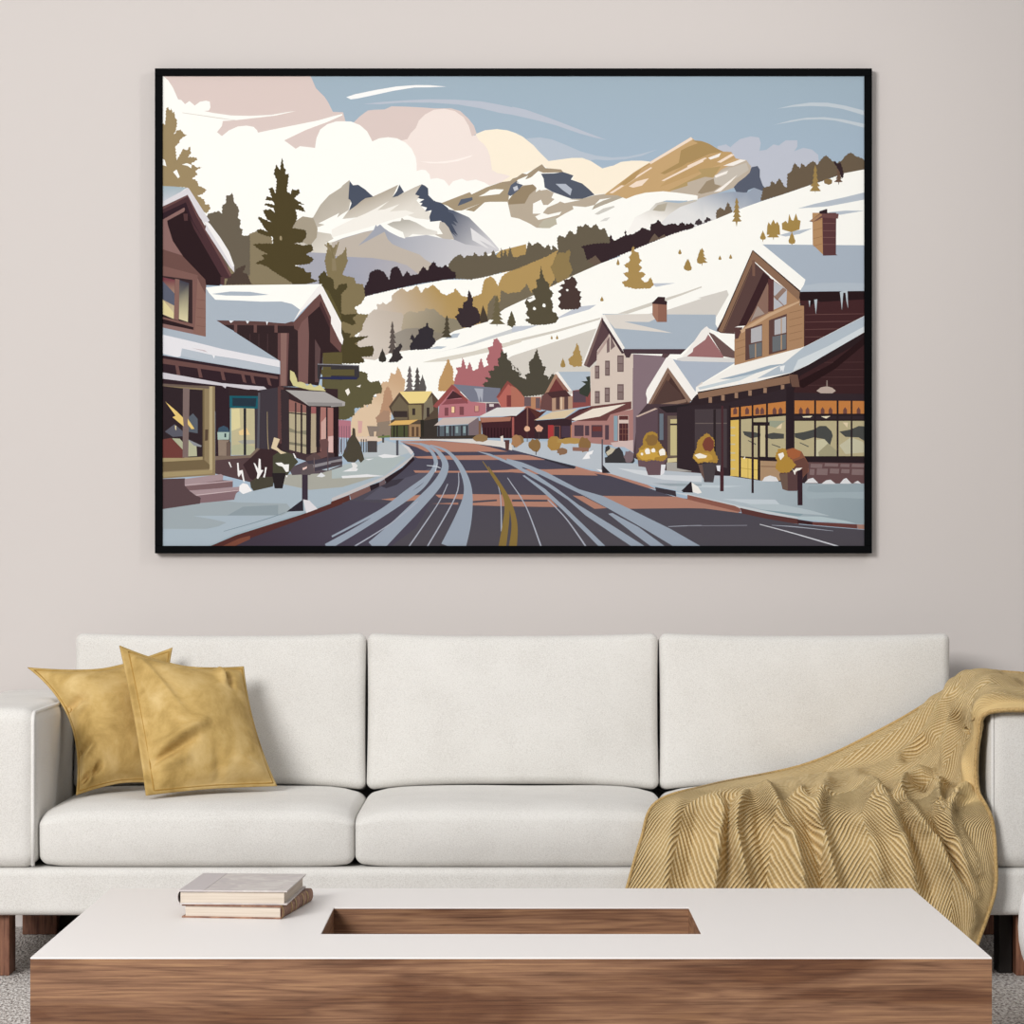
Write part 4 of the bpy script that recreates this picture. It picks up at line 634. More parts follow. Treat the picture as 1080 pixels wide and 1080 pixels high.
# ---------------------------------------------------------------- builders
def link(name, verts, faces, m, parent=None, smooth=False):
    me = bpy.data.meshes.new(name); me.from_pydata([tuple(v) for v in verts], [], faces); me.update()
    bm = bmesh.new(); bm.from_mesh(me); bmesh.ops.recalc_face_normals(bm, faces=bm.faces); bm.to_mesh(me); bm.free()
    if smooth: me.polygons.foreach_set('use_smooth', [True] * len(me.polygons))
    if m: me.materials.append(m)
    o = bpy.data.objects.new(name, me); C.objects.link(o)
    if parent: o.parent = parent
    return o
def tag(o, label, cat, group=None):
    o['label'] = label; o['category'] = cat
    if group: o['group'] = group
def thing(name, loc, label, cat, group=None, rz=0):
    o = bpy.data.objects.new(name, None); C.objects.link(o); o.location = loc; o.rotation_euler = (0, 0, rz)
    o.empty_display_size = .1
    tag(o, label, cat, group); return o
def box_data(x0, x1, y0, y1, z0, z1):
    v = [(x, y, z) for x in (x0, x1) for y in (y0, y1) for z in (z0, z1)]
    f = [(0, 1, 3, 2), (4, 6, 7, 5), (0, 4, 5, 1), (2, 3, 7, 6), (0, 2, 6, 4), (1, 5, 7, 3)]
    return v, f
def join(parts):
    V, Fc = [], []
    for v, f in parts:
        k = len(V); V += list(v); Fc += [tuple(i + k for i in q) for q in f]
    return V, Fc
def bevel(o, w, seg=2):
    b = o.modifiers.new('bevel', 'BEVEL'); b.width = w; b.segments = seg; b.limit_method = 'ANGLE'; b.angle_limit = .6
    return o
def soft_box(w, d, h, r, fn=None, n=14, k=6):
    """rounded upholstered block, centred; fn(p, a) may push a point further (crown, sag)"""
    a = (w / 2, d / 2, h / 2)
    def coords(A):
        c = []
        for i in range(k + 1): c.append(-A + r * (1 - math.cos(i / k * PI / 2)) if False else -A + r * math.tan(i / k * PI / 4) )
        mid = [(-A + r) + (2 * A - 2 * r) * j / n for j in range(1, n)]
        return c + mid + [-x for x in c[::-1]]
    cs = [coords(A) for A in a]
    idx = {}; V = []; Fc = []
    def vid(i, j, q):
        key = (i, j, q)
        if key not in idx:
            p = Vector((cs[0][i], cs[1][j], cs[2][q]))
            c = Vector([max(-(a[t] - r), min(a[t] - r, p[t])) for t in range(3)])
            dlt = p - c
            if dlt.length > 1e-9: p = c + dlt.normalized() * r
            if fn: p = fn(p, a)
            idx[key] = len(V); V.append(p)
        return idx[key]
    N = [len(c) - 1 for c in cs]
    for q in (0, N[2]):
        for i in range(N[0]):
            for j in range(N[1]): Fc.append((vid(i, j, q), vid(i+1, j, q), vid(i+1, j+1, q), vid(i, j+1, q)))
    for j in (0, N[1]):
        for i in range(N[0]):
            for q in range(N[2]): Fc.append((vid(i, j, q), vid(i+1, j, q), vid(i+1, j, q+1), vid(i, j, q+1)))
    for i in (0, N[0]):
        for j in range(N[1]):
            for q in range(N[2]): Fc.append((vid(i, j, q), vid(i, j+1, q), vid(i, j+1, q+1), vid(i, j, q+1)))
    return V, Fc
def tube_data(path, r, seg=8, closed=False):
    P = [Vector(p) for p in path]; n = len(P); V = []; Fc = []
    up = Vector((.3, .5, .8)).normalized()
    for i in range(n):
        t = (P[(i+1) % n] - P[i-1]) if closed else (P[min(n-1, i+1)] - P[max(0, i-1)])
        t.normalize(); a = t.cross(up).normalized(); b = t.cross(a).normalized()
        V += [P[i] + r * (math.cos(s / seg * 2 * PI) * a + math.sin(s / seg * 2 * PI) * b) for s in range(seg)]
    for i in range(n if closed else n - 1):
        j = (i + 1) % n
        for s in range(seg): Fc.append((i*seg+s, i*seg+(s+1) % seg, j*seg+(s+1) % seg, j*seg+s))
    if not closed: Fc += [tuple(range(seg))[::-1], tuple((n-1)*seg + s for s in range(seg))]
    return V, Fc
def shift(V, off): return [Vector(v) + Vector(off) for v in V]

# ---------------------------------------------------------------- the setting
WY = 7.46
def struct(name, v, f, m):
    o = link(name, v, f, m); o['kind'] = 'structure'; return o
struct('wall_back', *box_data(-5, 5, WY, WY + .12, -.1, 3.4), wallpaint())
struct('floor', *box_data(-5, 5, -1.5, WY, -.1, 0), carpet())

# ---------------------------------------------------------------- framed picture
fx0, fx1, fz1, fz0 = (163.3, 919.7, 72, 583.7)
FY = WY - .032
k = FY / F
X0, X1 = (fx0 - 540) * k, (fx1 - 540) * k
Z1, Z0 = CAMZ - (fz1 - 572) * k, CAMZ - (fz0 - 572) * k
PY = FY + .005
kp = PY / F
pic = thing('framed_picture', ((X0 + X1) / 2, WY, (Z0 + Z1) / 2), 'large black framed print of a snowy mountain village street hanging above the sofa', 'picture')
cx, cz = (X0 + X1) / 2, (Z0 + Z1) / 2
bw = 8.0 * k
fr = []
fr.append(box_data(X0 - cx, X1 - cx, FY - WY, -.001, Z1 - cz - bw, Z1 - cz))
fr.append(box_data(X0 - cx, X1 - cx, FY - WY, -.001, Z0 - cz, Z0 - cz + bw))
fr.append(box_data(X0 - cx, X0 - cx + bw, FY - WY, -.001, Z0 - cz + bw, Z1 - cz - bw))
fr.append(box_data(X1 - cx - bw, X1 - cx, FY - WY, -.001, Z0 - cz + bw, Z1 - cz - bw))
bevel(link('frame', *join(fr), M_BLACK, pic), .0012, 2)
link('backing_board', *box_data(X0 - cx + bw * .6, X1 - cx - bw * .6, PY - WY + .0012, PY - WY + .008, Z0 - cz + bw * .6, Z1 - cz - bw * .6), M_BLACK, pic)

def build_print():
    px0, px1, py0, py1 = fx0 + 7.2, fx1 - 7.2, fz1 + 7.2, fz0 - 7.2
    co, ed = [], []
    def add(pl):
        k0 = len(co); n = len(pl)
        co.extend(Vector(q) for q in pl); ed.extend((k0 + i, k0 + (i + 1) % n) for i in range(n))
    SHAPES[0] = ([(px0, py0), (px1, py0), (px1, py1), (px0, py1)], SHAPES[0][1])
    clean = []
    for pl, c in SHAPES:
        q = []
        for a in pl:
            a = (min(max(a[0], px0 - 40), px1 + 40), min(max(a[1], py0 - 40), py1 + 40))
            if not q or abs(a[0] - q[-1][0]) + abs(a[1] - q[-1][1]) > .02: q.append(a)
        if len(q) > 2: clean.append((q, c))
    for pl, c in clean: add(pl)
    # extra lines so that long blends stay smooth
    vs, es, fs, _, _, _ = delaunay_2d_cdt(co, ed, [], 0, 1e-4)
    V = np.array([tuple(v) for v in vs]); T = np.array([f for f in fs if len(f) == 3])
    cen = V[T].mean(axis=1)
    inside = (cen[:, 0] > px0) & (cen[:, 0] < px1) & (cen[:, 1] > py0) & (cen[:, 1] < py1)
    T = T[inside]; cen = cen[inside]
    col = np.zeros((len(T), 3, 3)); todo = np.arange(len(T))
    for pl, c in clean[::-1]:
        if not len(todo): break
        P = np.array(pl); q = cen[todo]
        bb = (q[:, 0] >= P[:, 0].min()) & (q[:, 0] <= P[:, 0].max()) & (q[:, 1] >= P[:, 1].min()) & (q[:, 1] <= P[:, 1].max())
        cand = np.nonzero(bb)[0]
        if not len(cand): continue
        qq = q[cand]; wn = np.zeros(len(cand), int)
        for i in range(len(P)):          # winding number, so crossed outlines stay filled
            a, b = P[i-1], P[i]
            cr = (b[0]-a[0]) * (qq[:, 1]-a[1]) - (qq[:, 0]-a[0]) * (b[1]-a[1])
            wn += ((a[1] <= qq[:, 1]) & (b[1] > qq[:, 1]) & (cr > 0)).astype(int)
            wn -= ((a[1] > qq[:, 1]) & (b[1] <= qq[:, 1]) & (cr < 0)).astype(int)
        hit = cand[wn != 0]; tri = todo[hit]
        if len(c) == 3: col[tri] = np.array(c)
        else:
            c0, a, c1, b = c; a, b = np.array(a), np.array(b); d = b - a
            u = np.clip(((V[T[tri]] - a) @ d) / (d @ d), 0, 1)[..., None]
            col[tri] = np.array(c0) * (1 - u) + np.array(c1) * u
        keep = np.ones(len(todo), bool); keep[hit] = False; todo = todo[keep]
    used = np.unique(T); remap = -np.ones(len(V), int); remap[used] = np.arange(len(used))
    verts = [((x - 540) * kp - cx, PY - WY, CAMZ - (y - 572) * kp - cz) for x, y in V[used]]
    me = bpy.data.meshes.new('print'); me.from_pydata(verts, [], remap[T].tolist())
    at_ = me.color_attributes.new('ink', 'FLOAT_COLOR', 'CORNER')
    rgba = np.ones((len(T) * 3, 4)); rgba[:, :3] = col.reshape(-1, 3)
    at_.data.foreach_set('color', rgba.ravel())
    m, n, l, b = mat('matt_art_print', '#808080', .9, .05)
    ca = n.new('ShaderNodeVertexColor'); ca.layer_name = 'ink'
    gain = n.new('ShaderNodeVectorMath'); gain.operation = 'SCALE'; gain.inputs['Scale'].default_value = INK
    l.new(ca.outputs['Color'], gain.inputs[0]); l.new(gain.outputs[0], b.inputs['Base Color'])
    me.materials.append(m)
    # face the room
    bm = bmesh.new(); bm.from_mesh(me)
    flip = [f for f in bm.faces if f.normal.y > 0]
    if flip: bmesh.ops.reverse_faces(bm, faces=flip)
    bm.to_mesh(me); bm.free()
    o = bpy.data.objects.new('print', me); C.objects.link(o); o.parent = pic
    o['label'] = 'printed scene of a snowy mountain village street'
    print('PRINT', len(SHAPES), 'shapes', len(T), 'triangles')
INK = .87
build_print()

# ---------------------------------------------------------------- sofa
SX = .0015
sofa = thing('sofa', (SX, 7.0, 0), 'white linen three seat sofa with walnut block legs standing against the wall', 'sofa')
def spart(name, V, Fc, m, parent=None, off=(0, 0, 0), smooth=True):
    # coordinates are given in room space and stored relative to the sofa's base
    return link(name, shift(V, Vector(off) - Vector((0, 7.0, 0))), Fc, m, parent or sofa, smooth)
v, f = soft_box(2.56, .84, .104, .016, None, 20, 4); spart('base', v, f, M_SOFA, off=(0, 7.0, .189))
def arm_fn(p, a):
    p = p.copy(); p.z += .003 * (1 - (p.x / a[0]) ** 2) * (p.z > 0); return p
for sgn in (-1, 1):
    v, f = soft_box(.225, .84, .352, .034, arm_fn, 12, 6)
    arm = spart('arm', v, f, M_SOFA, off=(sgn * 1.1625, 7.0, .4165))
    xi = sgn * (1.05 + .0085); zt = .5925 - .0085; yf = 6.58 + .0085; R = .026
    path = [(xi, yf, .246), (xi, yf, .35), (xi, yf, .45), (xi, yf, zt - R)]
    path += [(xi, yf + R * (1 - math.cos(t)), zt - R + R * math.sin(t)) for t in [PI/2 * i / 6 for i in range(1, 7)]]
    path += [(xi, yf + R + (.84 - 2 * R) * i / 6 - .02, zt) for i in range(1, 7)]
    v, f = tube_data(path, .0042, 8); spart('piping', v, f, M_PIPE, arm)
def seat_fn(seed):
    rn = random.Random(seed); ph = rn.uniform(0, 6)
    def fn(p, a):
        p = p.copy(); u, w, t = p.x / a[0], p.y / a[1], p.z / a[2]
        e = max(0, 1 - abs(u) ** 4) * max(0, 1 - abs(w) ** 4)
        if t > 0:
            p.z += t * (.007 * e - .021 * abs(u) ** 9 - .006 * abs(w) ** 12)
            fr = max(0, 1 - (p.y + a[1]) / .075)              # soft fold along the front
            p.z -= t * .013 * fr * fr
            p.z += .0012 * math.sin(7 * u + ph) * e
        else: p.z -= t * (.010 * abs(u) ** 14)
        if w < 0: p.y += w * (.012 * max(0, 1 - abs(u) ** 3) * max(0, 1 - t * t * .6)) + (.010 * max(0, -t) ** 2)
        return p
    return fn
def back_fn(seed):
    rn = random.Random(seed); ph = rn.uniform(0, 6)
    def fn(p, a):
        p = p.copy(); u, w, t = p.x / a[0], p.y / a[1], p.z / a[2]
        if w < 0: p.y += w * .024 * max(0, 1 - abs(u) ** 2.6) * max(0, 1 - abs(t) ** 2.6) - .002 * math.sin(5 * u + 3 * t + ph) * max(0, 1 - u*u) * max(0, 1 - t*t)
        p.z -= .007 * max(0, 1 - abs(u) ** 3) * max(t, 0)         # the top edge sags between its corners
        p.z += .014 * max(0, 1 - abs(u) ** 3) * max(-t, 0)        # the lower edge bows up
        p.x -= math.copysign(.003, u) * max(0, 1 - t * t) * abs(u) ** 3 * (w < .6)
        return p
    return fn
def seam(w, d, z, r, n=10):
    """edge loop round a block seen from above"""
    P = []
    for sx, sy, a0 in ((1, 1, 0), (-1, 1, PI/2), (-1, -1, PI), (1, -1, 1.5 * PI)):
        for i in range(n + 1):
            a = a0 + PI/2 * i / n
            P.append((sx * (w/2 - r) + r * math.cos(a), sy * (d/2 - r) + r * math.sin(a), z))
    return P
for i in (-1, 0, 1):
    v, f = soft_box(.6975, .58, .136, .018, seat_fn(i + 5), 20, 6)
    spart('seat_cushion', v, f, M_SOFA, off=(i * .699, 6.885, .3095))
lean = Matrix.Rotation(math.radians(-6.5), 3, 'X')
for i in (-1, 0, 1):
    v, f = soft_box(.6985, .17, .376, .021, back_fn(i + 9), 20, 6)
    v = [lean @ Vector(q) for q in v]
    spart('back_cushion', v, f, M_SOFA, off=(i * .6995, 7.212, .549))
v, f = soft_box(2.1, .11, .42, .03, None, 14, 5); spart('back_frame', v, f, M_SOFA, off=(0, 7.362, .42))
for sx in (-1, 1):
    for y0 in (6.615, 7.31):
        v, f = box_data(-.0425, .0425, 0, .085, 0, .138)
        bevel(spart('leg', v, f, M_LEG, off=(sx * 1.1575, y0, 0), smooth=False), .002)

v, f = box_data(-1.113, 1.113, 0, .05, .004, .138); spart('rear_rail', v, f, M_DARK, off=(0, 7.345, 0), smooth=False)
v, f = box_data(0, .028, 0, .075, 0, .138); spart('dark_block', v, f, M_DARK, off=(1.084, 6.655, 0), smooth=False)  # plain dark upright block beside the right front leg
# ---------------------------------------------------------------- low table with a sunk tray
TBX, TZ = .805, .265
tab = thing('coffee_table', (-.0015, 5.5, 0), 'low walnut coffee table with a white top and a sunken wooden tray slot', 'table')
hx, hy0, hy1 = .3375, -.2, .186
def ring(z0, z1, ox, oy0, oy1, ix, iy0, iy1):
    o = [(-ox, oy0), (ox, oy0), (ox, oy1), (-ox, oy1)]; q = [(-ix, iy0), (ix, iy0), (ix, iy1), (-ix, iy1)]
    V = [(x, y, z) for z in (z0, z1) for x, y in o + q]; Fc = []
    for i in range(4):
        j = (i + 1) % 4
        Fc += [(i, j, 4 + j, 4 + i), (8 + i, 12 + i, 12 + j, 8 + j), (i, 8 + i, 8 + j, j), (4 + i, 4 + j, 12 + j, 12 + i)]
    return V, Fc
link('body', *ring(.05, TZ - .0028, TBX, -.5, .5, hx + .006, hy0 - .006, hy1 + .006), M_WOOD, tab)
bevel(link('tabletop', *ring(TZ - .0028, TZ, TBX, -.5, .5, hx, hy0, hy1), M_TOP, tab), .0008, 2)
tv, tf = ring(.13, TZ - .0030, hx + .0055, hy0 - .0055, hy1 + .0055, hx, hy0, hy1)
bv, bf = box_data(-hx, hx, hy0, hy1, .13, .142)
link('tray', *join([(tv, tf), (bv, bf)]), M_WOOD, tab)
link('plinth', *box_data(-.74, .74, -.44, .44, 0, .05), M_LEG, tab)

for o in tab.children:
    if o.name.startswith(('body', 'tray')):          # veneer runs along each side
        o.data.materials.append(M_WOODY)
        for f_ in o.data.polygons:
            if abs(f_.normal.x) > .9: f_.material_index = 1

# ---------------------------------------------------------------- books
M_PAGE = fabric('book_pages', '#e6ddd2', '#d3c7b8', 60, .1)
def pages():
    m, n, l, b = mat('book_page_edges', '#e4dacb', .9, .1)
    tc = n.new('ShaderNodeTexCoord'); mp = n.new('ShaderNodeMapping'); l.new(tc.outputs['Object'], mp.inputs['Vector']); mp.inputs['Scale'].default_value = (6, 6, 900)
    a = nd(n, 'ShaderNodeTexNoise', Scale=1.0, Detail=2.0); l.new(mp.outputs[0], a.inputs['Vector'])
    r = ramp(n, [(.3, '#c2b5a6'), (.6, '#d3c8bb')]); l.new(a.outputs['Fac'], r.inputs['Fac']); l.new(r.outputs['Color'], b.inputs['Base Color'])
    return m
M_PAGE = pages()
def marbled(name, c):
    m, n, l, b = mat(name, c[0], .6, .3)
    tc = n.new('ShaderNodeTexCoord')
    a = nd(n, 'ShaderNodeTexNoise', Scale=22.0, Detail=6.0, Roughness=.6, Distortion=1.2); l.new(tc.outputs['Object'], a.inputs['Vector'])
    r = ramp(n, [(.38, c[1]), (.52, c[0]), (.64, c[2])]); l.new(a.outputs['Fac'], r.inputs['Fac']); l.new(r.outputs['Color'], b.inputs['Base Color'])
    return m
M_COV1 = marbled('pale_marbled_cover', ('#c6bfbc', '#bdb6b6', '#cfcac6'))
M_STRIP = mat('pale_spine_cloth', '#bfb8b8', .8, .2)[0]
M_COV2 = marbled('brown_leather', ('#8a6350', '#6a4638', '#a57e66'))
M_BAND = mat('gilt_band', '#b39357', .5, .4)[0]
def book(name, loc, rz, w, d, h, spine, cov, label, strip=None, band=None):
    t = thing(name, loc, label, 'book', 'books on the coffee table', rz)
    bt = .0026; s = spine                      # spine = -1 left, +1 right
    parts = [box_data(-w/2, w/2, -d/2, d/2, 0, bt), box_data(-w/2, w/2, -d/2, d/2, h - bt, h)]
    # rounded spine as a half pipe along the depth
    V, Fc = [], []; n = 10
    for y in (-d/2, d/2):
        for r in (h/2, h/2 - bt):
            for i in range(n + 1):
                a = -PI/2 + PI * i / n
                V.append((s * (w/2 - .001 + .42 * r * math.cos(a)), y, h/2 + r * math.sin(a)))
    q = n + 1
    for i in range(n):
        Fc += [(i, i+1, q+i+1, q+i), (2*q+i, 3*q+i, 3*q+i+1, 2*q+i+1), (i, 2*q+i, 2*q+i+1, i+1), (q+i, q+i+1, 3*q+i+1, 3*q+i)]
    parts.append((V, Fc))
    link('cover', *join(parts), cov, t)
    x0, x1 = (-w/2 + .001, w/2 - .006) if s < 0 else (-w/2 + .006, w/2 - .001)
    pv, pf = box_data(x0, x1, -d/2 + .004, d/2 - .004, bt, h - bt)
    link('page_block', pv, pf, M_PAGE, t)
    if strip:
        xs = (-w/2 - .0005, -w/2 + .046) if s < 0 else (w/2 - .046, w/2 + .0005)
        link('cover_strip', *box_data(xs[0], xs[1], -d/2 - .0003, d/2 + .0003, h - bt, h + .0005), strip, t)
    if band:
        bs = []
        for yc in (-d/2 + .004, -.06, -.02, .05, .09):
            V, Fc = [], []
            for y in (yc - .004, yc + .004):
                for i in range(n + 1):
                    a = -PI/2 + PI * i / n
                    V.append((s * (w/2 - .0005 + .46 * h/2 * math.cos(a)), y, h/2 + (h/2 + .0004) * math.sin(a)))
            for i in range(n): Fc.append((i, i+1, q+i+1, q+i))
            link('spine_band', V, Fc, band, t)
    return t
b1 = (-.501, 5.665)
book('book', (-.5005, 5.660, TZ + .0002), math.radians(-7.6), .186, .285, .0245, 1, M_COV2, 'brown leather bound book with a gilt banded spine, lower of two on the coffee table', None, M_BAND)
book('book', (-.5075, 5.662, TZ + .0252), math.radians(-3.2), .200, .282, .0262, -1, M_COV1, 'pale grey marbled hardback lying on top of the brown book', M_STRIP, None)

# ---------------------------------------------------------------- scatter cushions
def scatter(TL, TR, BR, BL, thick, label, seed, creases, pin=(.14, .03, .06, .08), lf=.955):
    c = (TL + TR + BR + BL) / 4
    base = min(BL.z, BR.z)
    org = Vector((c.x, c.y, base))
    t = thing('throw_cushion', org, label, 'cushion', 'mustard cushions on the sofa')
    nrm = ((TR - TL) + (BR - BL)).cross((TL - BL) + (TR - BR)).normalized()
    if nrm.y > 0: nrm = -nrm
    rn = random.Random(seed); N = 56
    def plane(u, v):
        # u, v in -1..1; edges bow inwards so the corners stand out like ears
        pu = (pin[3] if u > 0 else pin[2]) * max(0, 1 - v * v) * u; pv = (pin[0] if v > 0 else pin[1]) * max(0, 1 - abs(u) ** 1.6) * v
        a, b = (u - pu + 1) / 2, (v - pv + 1) / 2
        return (BL * (1-a) + BR * a) * (1-b) + (TL * (1-a) + TR * a) * b
    ph = [rn.uniform(0, 6.28) for _ in range(6)]
    def hgt(u, v):
        fl = .935
        a, b = min(1, abs(u) / (fl if u > 0 else lf - .02)), min(1, abs(v) / fl)
        e = max(0, 1 - a ** 2.2) ** .55 * max(0, 1 - b ** 2.2) ** .55
        h = thick * e
        h += .006 * e * (math.sin(3 * u + 2 * v + ph[0]) + math.sin(4.3 * v - 3 * u + ph[1]) * .7)
        # gathers running out of the corners and off the edges
        for (cu, cv, du, dv, L, wd, amp) in creases:
            s = ((u - cu) * du + (v - cv) * dv); q = -(u - cu) * dv + (v - cv) * du
            if -.15 < s < L:
                h += 1.9 * amp * math.exp(-(q / wd) ** 2) * math.sin(PI * min(1, (s + .15) / (L + .15))) * min(1, e * 4)
        return h
    V = []; Fc = []
    for side in (1, -1):
        for i in range(N + 1):
            for j in range(N + 1):
                u, v = -1 + 2 * i / N, -1 + 2 * j / N
                h = hgt(u, v) if side > 0 else hgt(u, v) * .75
                V.append(plane(u, v) + nrm * side * (h + .0016) - org)
    q = (N + 1) ** 2; idx = lambda s, i, j: (0 if s > 0 else q) + i * (N + 1) + j
    for i in range(N):
        for j in range(N):
            for s in (1, -1): Fc.append((idx(s, i, j), idx(s, i+1, j), idx(s, i+1, j+1), idx(s, i, j+1)))
    for i in range(N):
        for a, b in (((i, 0), (i+1, 0)), ((i, N), (i+1, N)), ((0, i), (0, i+1)), ((N, i), (N, i+1))):
            Fc.append((idx(1, *a), idx(1, *b), idx(-1, *b), idx(-1, *a)))
    link('cover', V, Fc, M_VELVET, t, True)
    loop = []
    L = .955
    for i in range(40): loop.append((-lf + (L + lf) * i / 40, -L))
    for i in range(40): loop.append((L, -L + 2 * L * i / 40))
    for i in range(40): loop.append((L - (L + lf) * i / 40, L))
    for i in range(40): loop.append((-lf, L - 2 * L * i / 40))
    path = [plane(u, v) + nrm * .0018 - org for u, v in loop]
    v, f = tube_data(path, .0016, 6, True)
    link('edge_seam', v, f, M_VPIPE, t, True)
    return t
SC_B = [(-1, .25, 1, .25, .55, .07, -.016), (-1, .12, 1, .3, .5, .07, .012), (-1, -.45, 1, .35, .45, .06, -.014), (-1, -.6, .9, .5, .5, .06, .010), (-.9, -.85, .9, .25, .5, .05, -.016), (-.8, -1, .5, .8, .4, .05, .010)]
scatter(at(29, 704, 7.00), at(182, 683, 7.05), at(178, 827, 6.95), at(80, 839, 6.80), .066, 'mustard velvet cushion leaning into the left arm, behind the other cushion', 4, SC_B, (.17, .10, .34, .08))
SC_A = [(-.88, -.62, 1, .36, .75, .055, -.012), (-.88, -.50, 1, .36, .95, .08, .013), (-.88, -.70, 1, .10, .55, .06, .009), (.62, 1, -.1, -1, .6, .06, -.011), (.5, 1, -.15, -1, .55, .07, .010), (-.85, .95, .35, -.94, 1.3, .07, .007), (.9, -.9, -.8, .3, .6, .06, .006), (.1, -.95, -.2, .9, .4, .07, -.005)]
scatter(at(126, 681, 6.91), at(257, 703, 7.02), at(292, 829, 6.91), at(154, 839, 6.69), .072, 'mustard velvet cushion in front, leaning on the left back cushion', 7, SC_A, (.15, .03, .03, .09), .88)

# ---------------------------------------------------------------- knitted throw
COLS = [
 [(1110,713,7.12),(1030,709,7.10),(990,734,7.07),(930,769,7.055),(850,806,7.045),(748,828,7.00),(692,846,6.72),(676,885,6.552),(661,937,6.535),(644,996,6.525)],
 [(1110,714,7.07),(1033,711,7.05),(994,740,7.02),(945,779,7.00),(870,814,6.99),(775,831,6.93),(732,849,6.66),(722,886,6.545),(713,937,6.53),(704,997,6.52)],
 [(1110,717,7.0),(1036,714,6.98),(1000,747,6.95),(958,790,6.93),(888,821,6.92),(815,834,6.83),(785,852,6.62),(778,889,6.54),(772,937,6.53),(768,998,6.52)],
 [(1110,721,6.94),(1038,718,6.92),(1006,753,6.9),(968,797,6.88),(905,825,6.86),(855,838,6.77),(838,855,6.61),(838,891,6.54),(838,937,6.53),(836,999,6.52)],
 [(1110,726,6.88),(1040,723,6.86),(1011,759,6.84),(980,804,6.82),(935,828,6.80),(900,840,6.74),(890,857,6.61),(897,893,6.54),(902,937,6.53),(904,1000,6.52)],
 [(1110,732,6.82),(1041,728,6.80),(1016,765,6.78),(992,810,6.77),(962,831,6.75),(942,844,6.70),(938,860,6.60),(950,896,6.54),(960,937,6.53),(964,1001,6.52)],
 [(1110,737,6.76),(1042,734,6.74),(1021,771,6.73),(1004,816,6.72),(985,837,6.70),(976,849,6.67),(977,863,6.60),(992,899,6.54),(1004,937,6.53),(1002,1002,6.52)],
 [(1110,742,6.71),(1041,741,6.69),(1027,779,6.68),(1016,819,6.67),(1008,840,6.66),(1008,852,6.63),(1014,867,6.59),(1028,901,6.54),(1036,938,6.53),(1019,1001,6.52)],
 [(1110,749,6.66),(1043,751,6.64),(1032,777,6.63),(1029,812,6.62),(1032,835,6.605),(1040,850,6.59),(1047,868,6.565),(1050,902,6.54),(1049,942,6.53),(1030,998,6.52)],
]
# ridges of the folds: points over the cloth, height and half width
RIDGES = [
 ([(757,846),(762,858),(757,890),(752,937),(748,985)], .020, 7), ([(790,839),(777,853),(775,880),(782,910),(790,940)], .022, 6), ([(801,838),(815,848),(832,880),(842,915),(852,960)], .026, 7),
 ([(840,836),(852,850),(858,870)], .014, 6), ([(872,832),(862,850),(866,880),(876,915),(885,950)], .020, 7), ([(905,828),(930,845),(948,880),(958,915),(968,950)], .022, 8),
 ([(985,818),(962,825),(948,838),(952,850)], .020, 6), ([(958,850),(975,875),(995,910),(1018,950),(1026,975)], .022, 7), ([(994,828),(988,842),(998,870),(1012,905),(1030,945)], .020, 6),
 ([(1022,834),(1008,843),(1002,858),(1012,880),(1032,920)], .020, 6), ([(715,846),(706,880),(700,937),(694,985)], .010, 8), ([(905,860),(920,890),(930,930)], .010, 8),
 ([(1050,715),(1016,726),(1000,748),(980,780),(950,802)], .019, 6), ([(1070,722),(1034,731),(1016,756),(1004,788),(996,814)], .018, 5), ([(1085,733),(1046,737),(1028,758),(1020,800),(1020,826)], .010, 4), ([(1002,727),(968,763),(930,788),(880,811)], .015, 6),
 ([(960,800),(930,812),(890,822),(850,826)], .008, 6), ([(800,836),(830,829),(860,828)], .006, 6)]
VALLEYS = [([(768,842),(768,880),(766,930)], .014, 5), ([(800,850),(806,890),(818,940)], .018, 8), ([(850,860),(862,900),(872,945)], .018, 6), ([(955,862),(972,905),(985,945)], .012, 5), ([(945,842),(958,858)], .012, 4),
 ([(985,860),(1000,895),(1015,930)], .012, 5), ([(984,783),(952,805)], .022, 4), ([(1005,850),(1008,872),(1025,905)], .010, 4), ([(736,850),(730,890),(725,937)], .008, 7), ([(955,828),(980,830)], .010, 4)]
def catmull(P, n):
    P = np.array(P, float); out = []
    m = len(P) - 1
    for k_ in range(n + 1):
        t = k_ / n * m; i = min(int(t), m - 1); u = t - i
        a, b, c_, d = P[max(i-1, 0)], P[i], P[i+1], P[min(i+2, m)]
        out.append(.5 * ((2*b) + (-a + c_)*u + (2*a - 5*b + 4*c_ - d)*u*u + (-a + 3*b - 3*c_ + d)*u**3))
    return np.array(out)
def rbox(P, lo, hi, r):
    lo, hi = np.array(lo) + r, np.array(hi) - r
    c = (lo + hi) / 2; q = np.abs(P - c) - (hi - lo) / 2
    return np.linalg.norm(np.maximum(q, 0), axis=-1) + np.minimum(q.max(axis=-1), 0) - r
def sofa_dist(P):
    d = np.minimum(rbox(P, (-1.06, 6.583, .2), (1.06, 7.2, .387), .03), rbox(P, (1.048, 6.578, .13), (1.278, 7.43, .598), .034))
    d = np.minimum(d, rbox(P, (-1.28, 6.578, .13), (1.28, 7.43, .242), .012))
    return np.minimum(d, rbox(P, (.36, 7.115, .36), (1.05, 7.4, .74), .02))
def blur(A, n):
    for _ in range(n):
        B = np.pad(A, 1, mode='edge')
        A = (B[:-2, 1:-1] + B[2:, 1:-1] + B[1:-1, :-2] + B[1:-1, 2:] + 2 * A) / 6
    return A
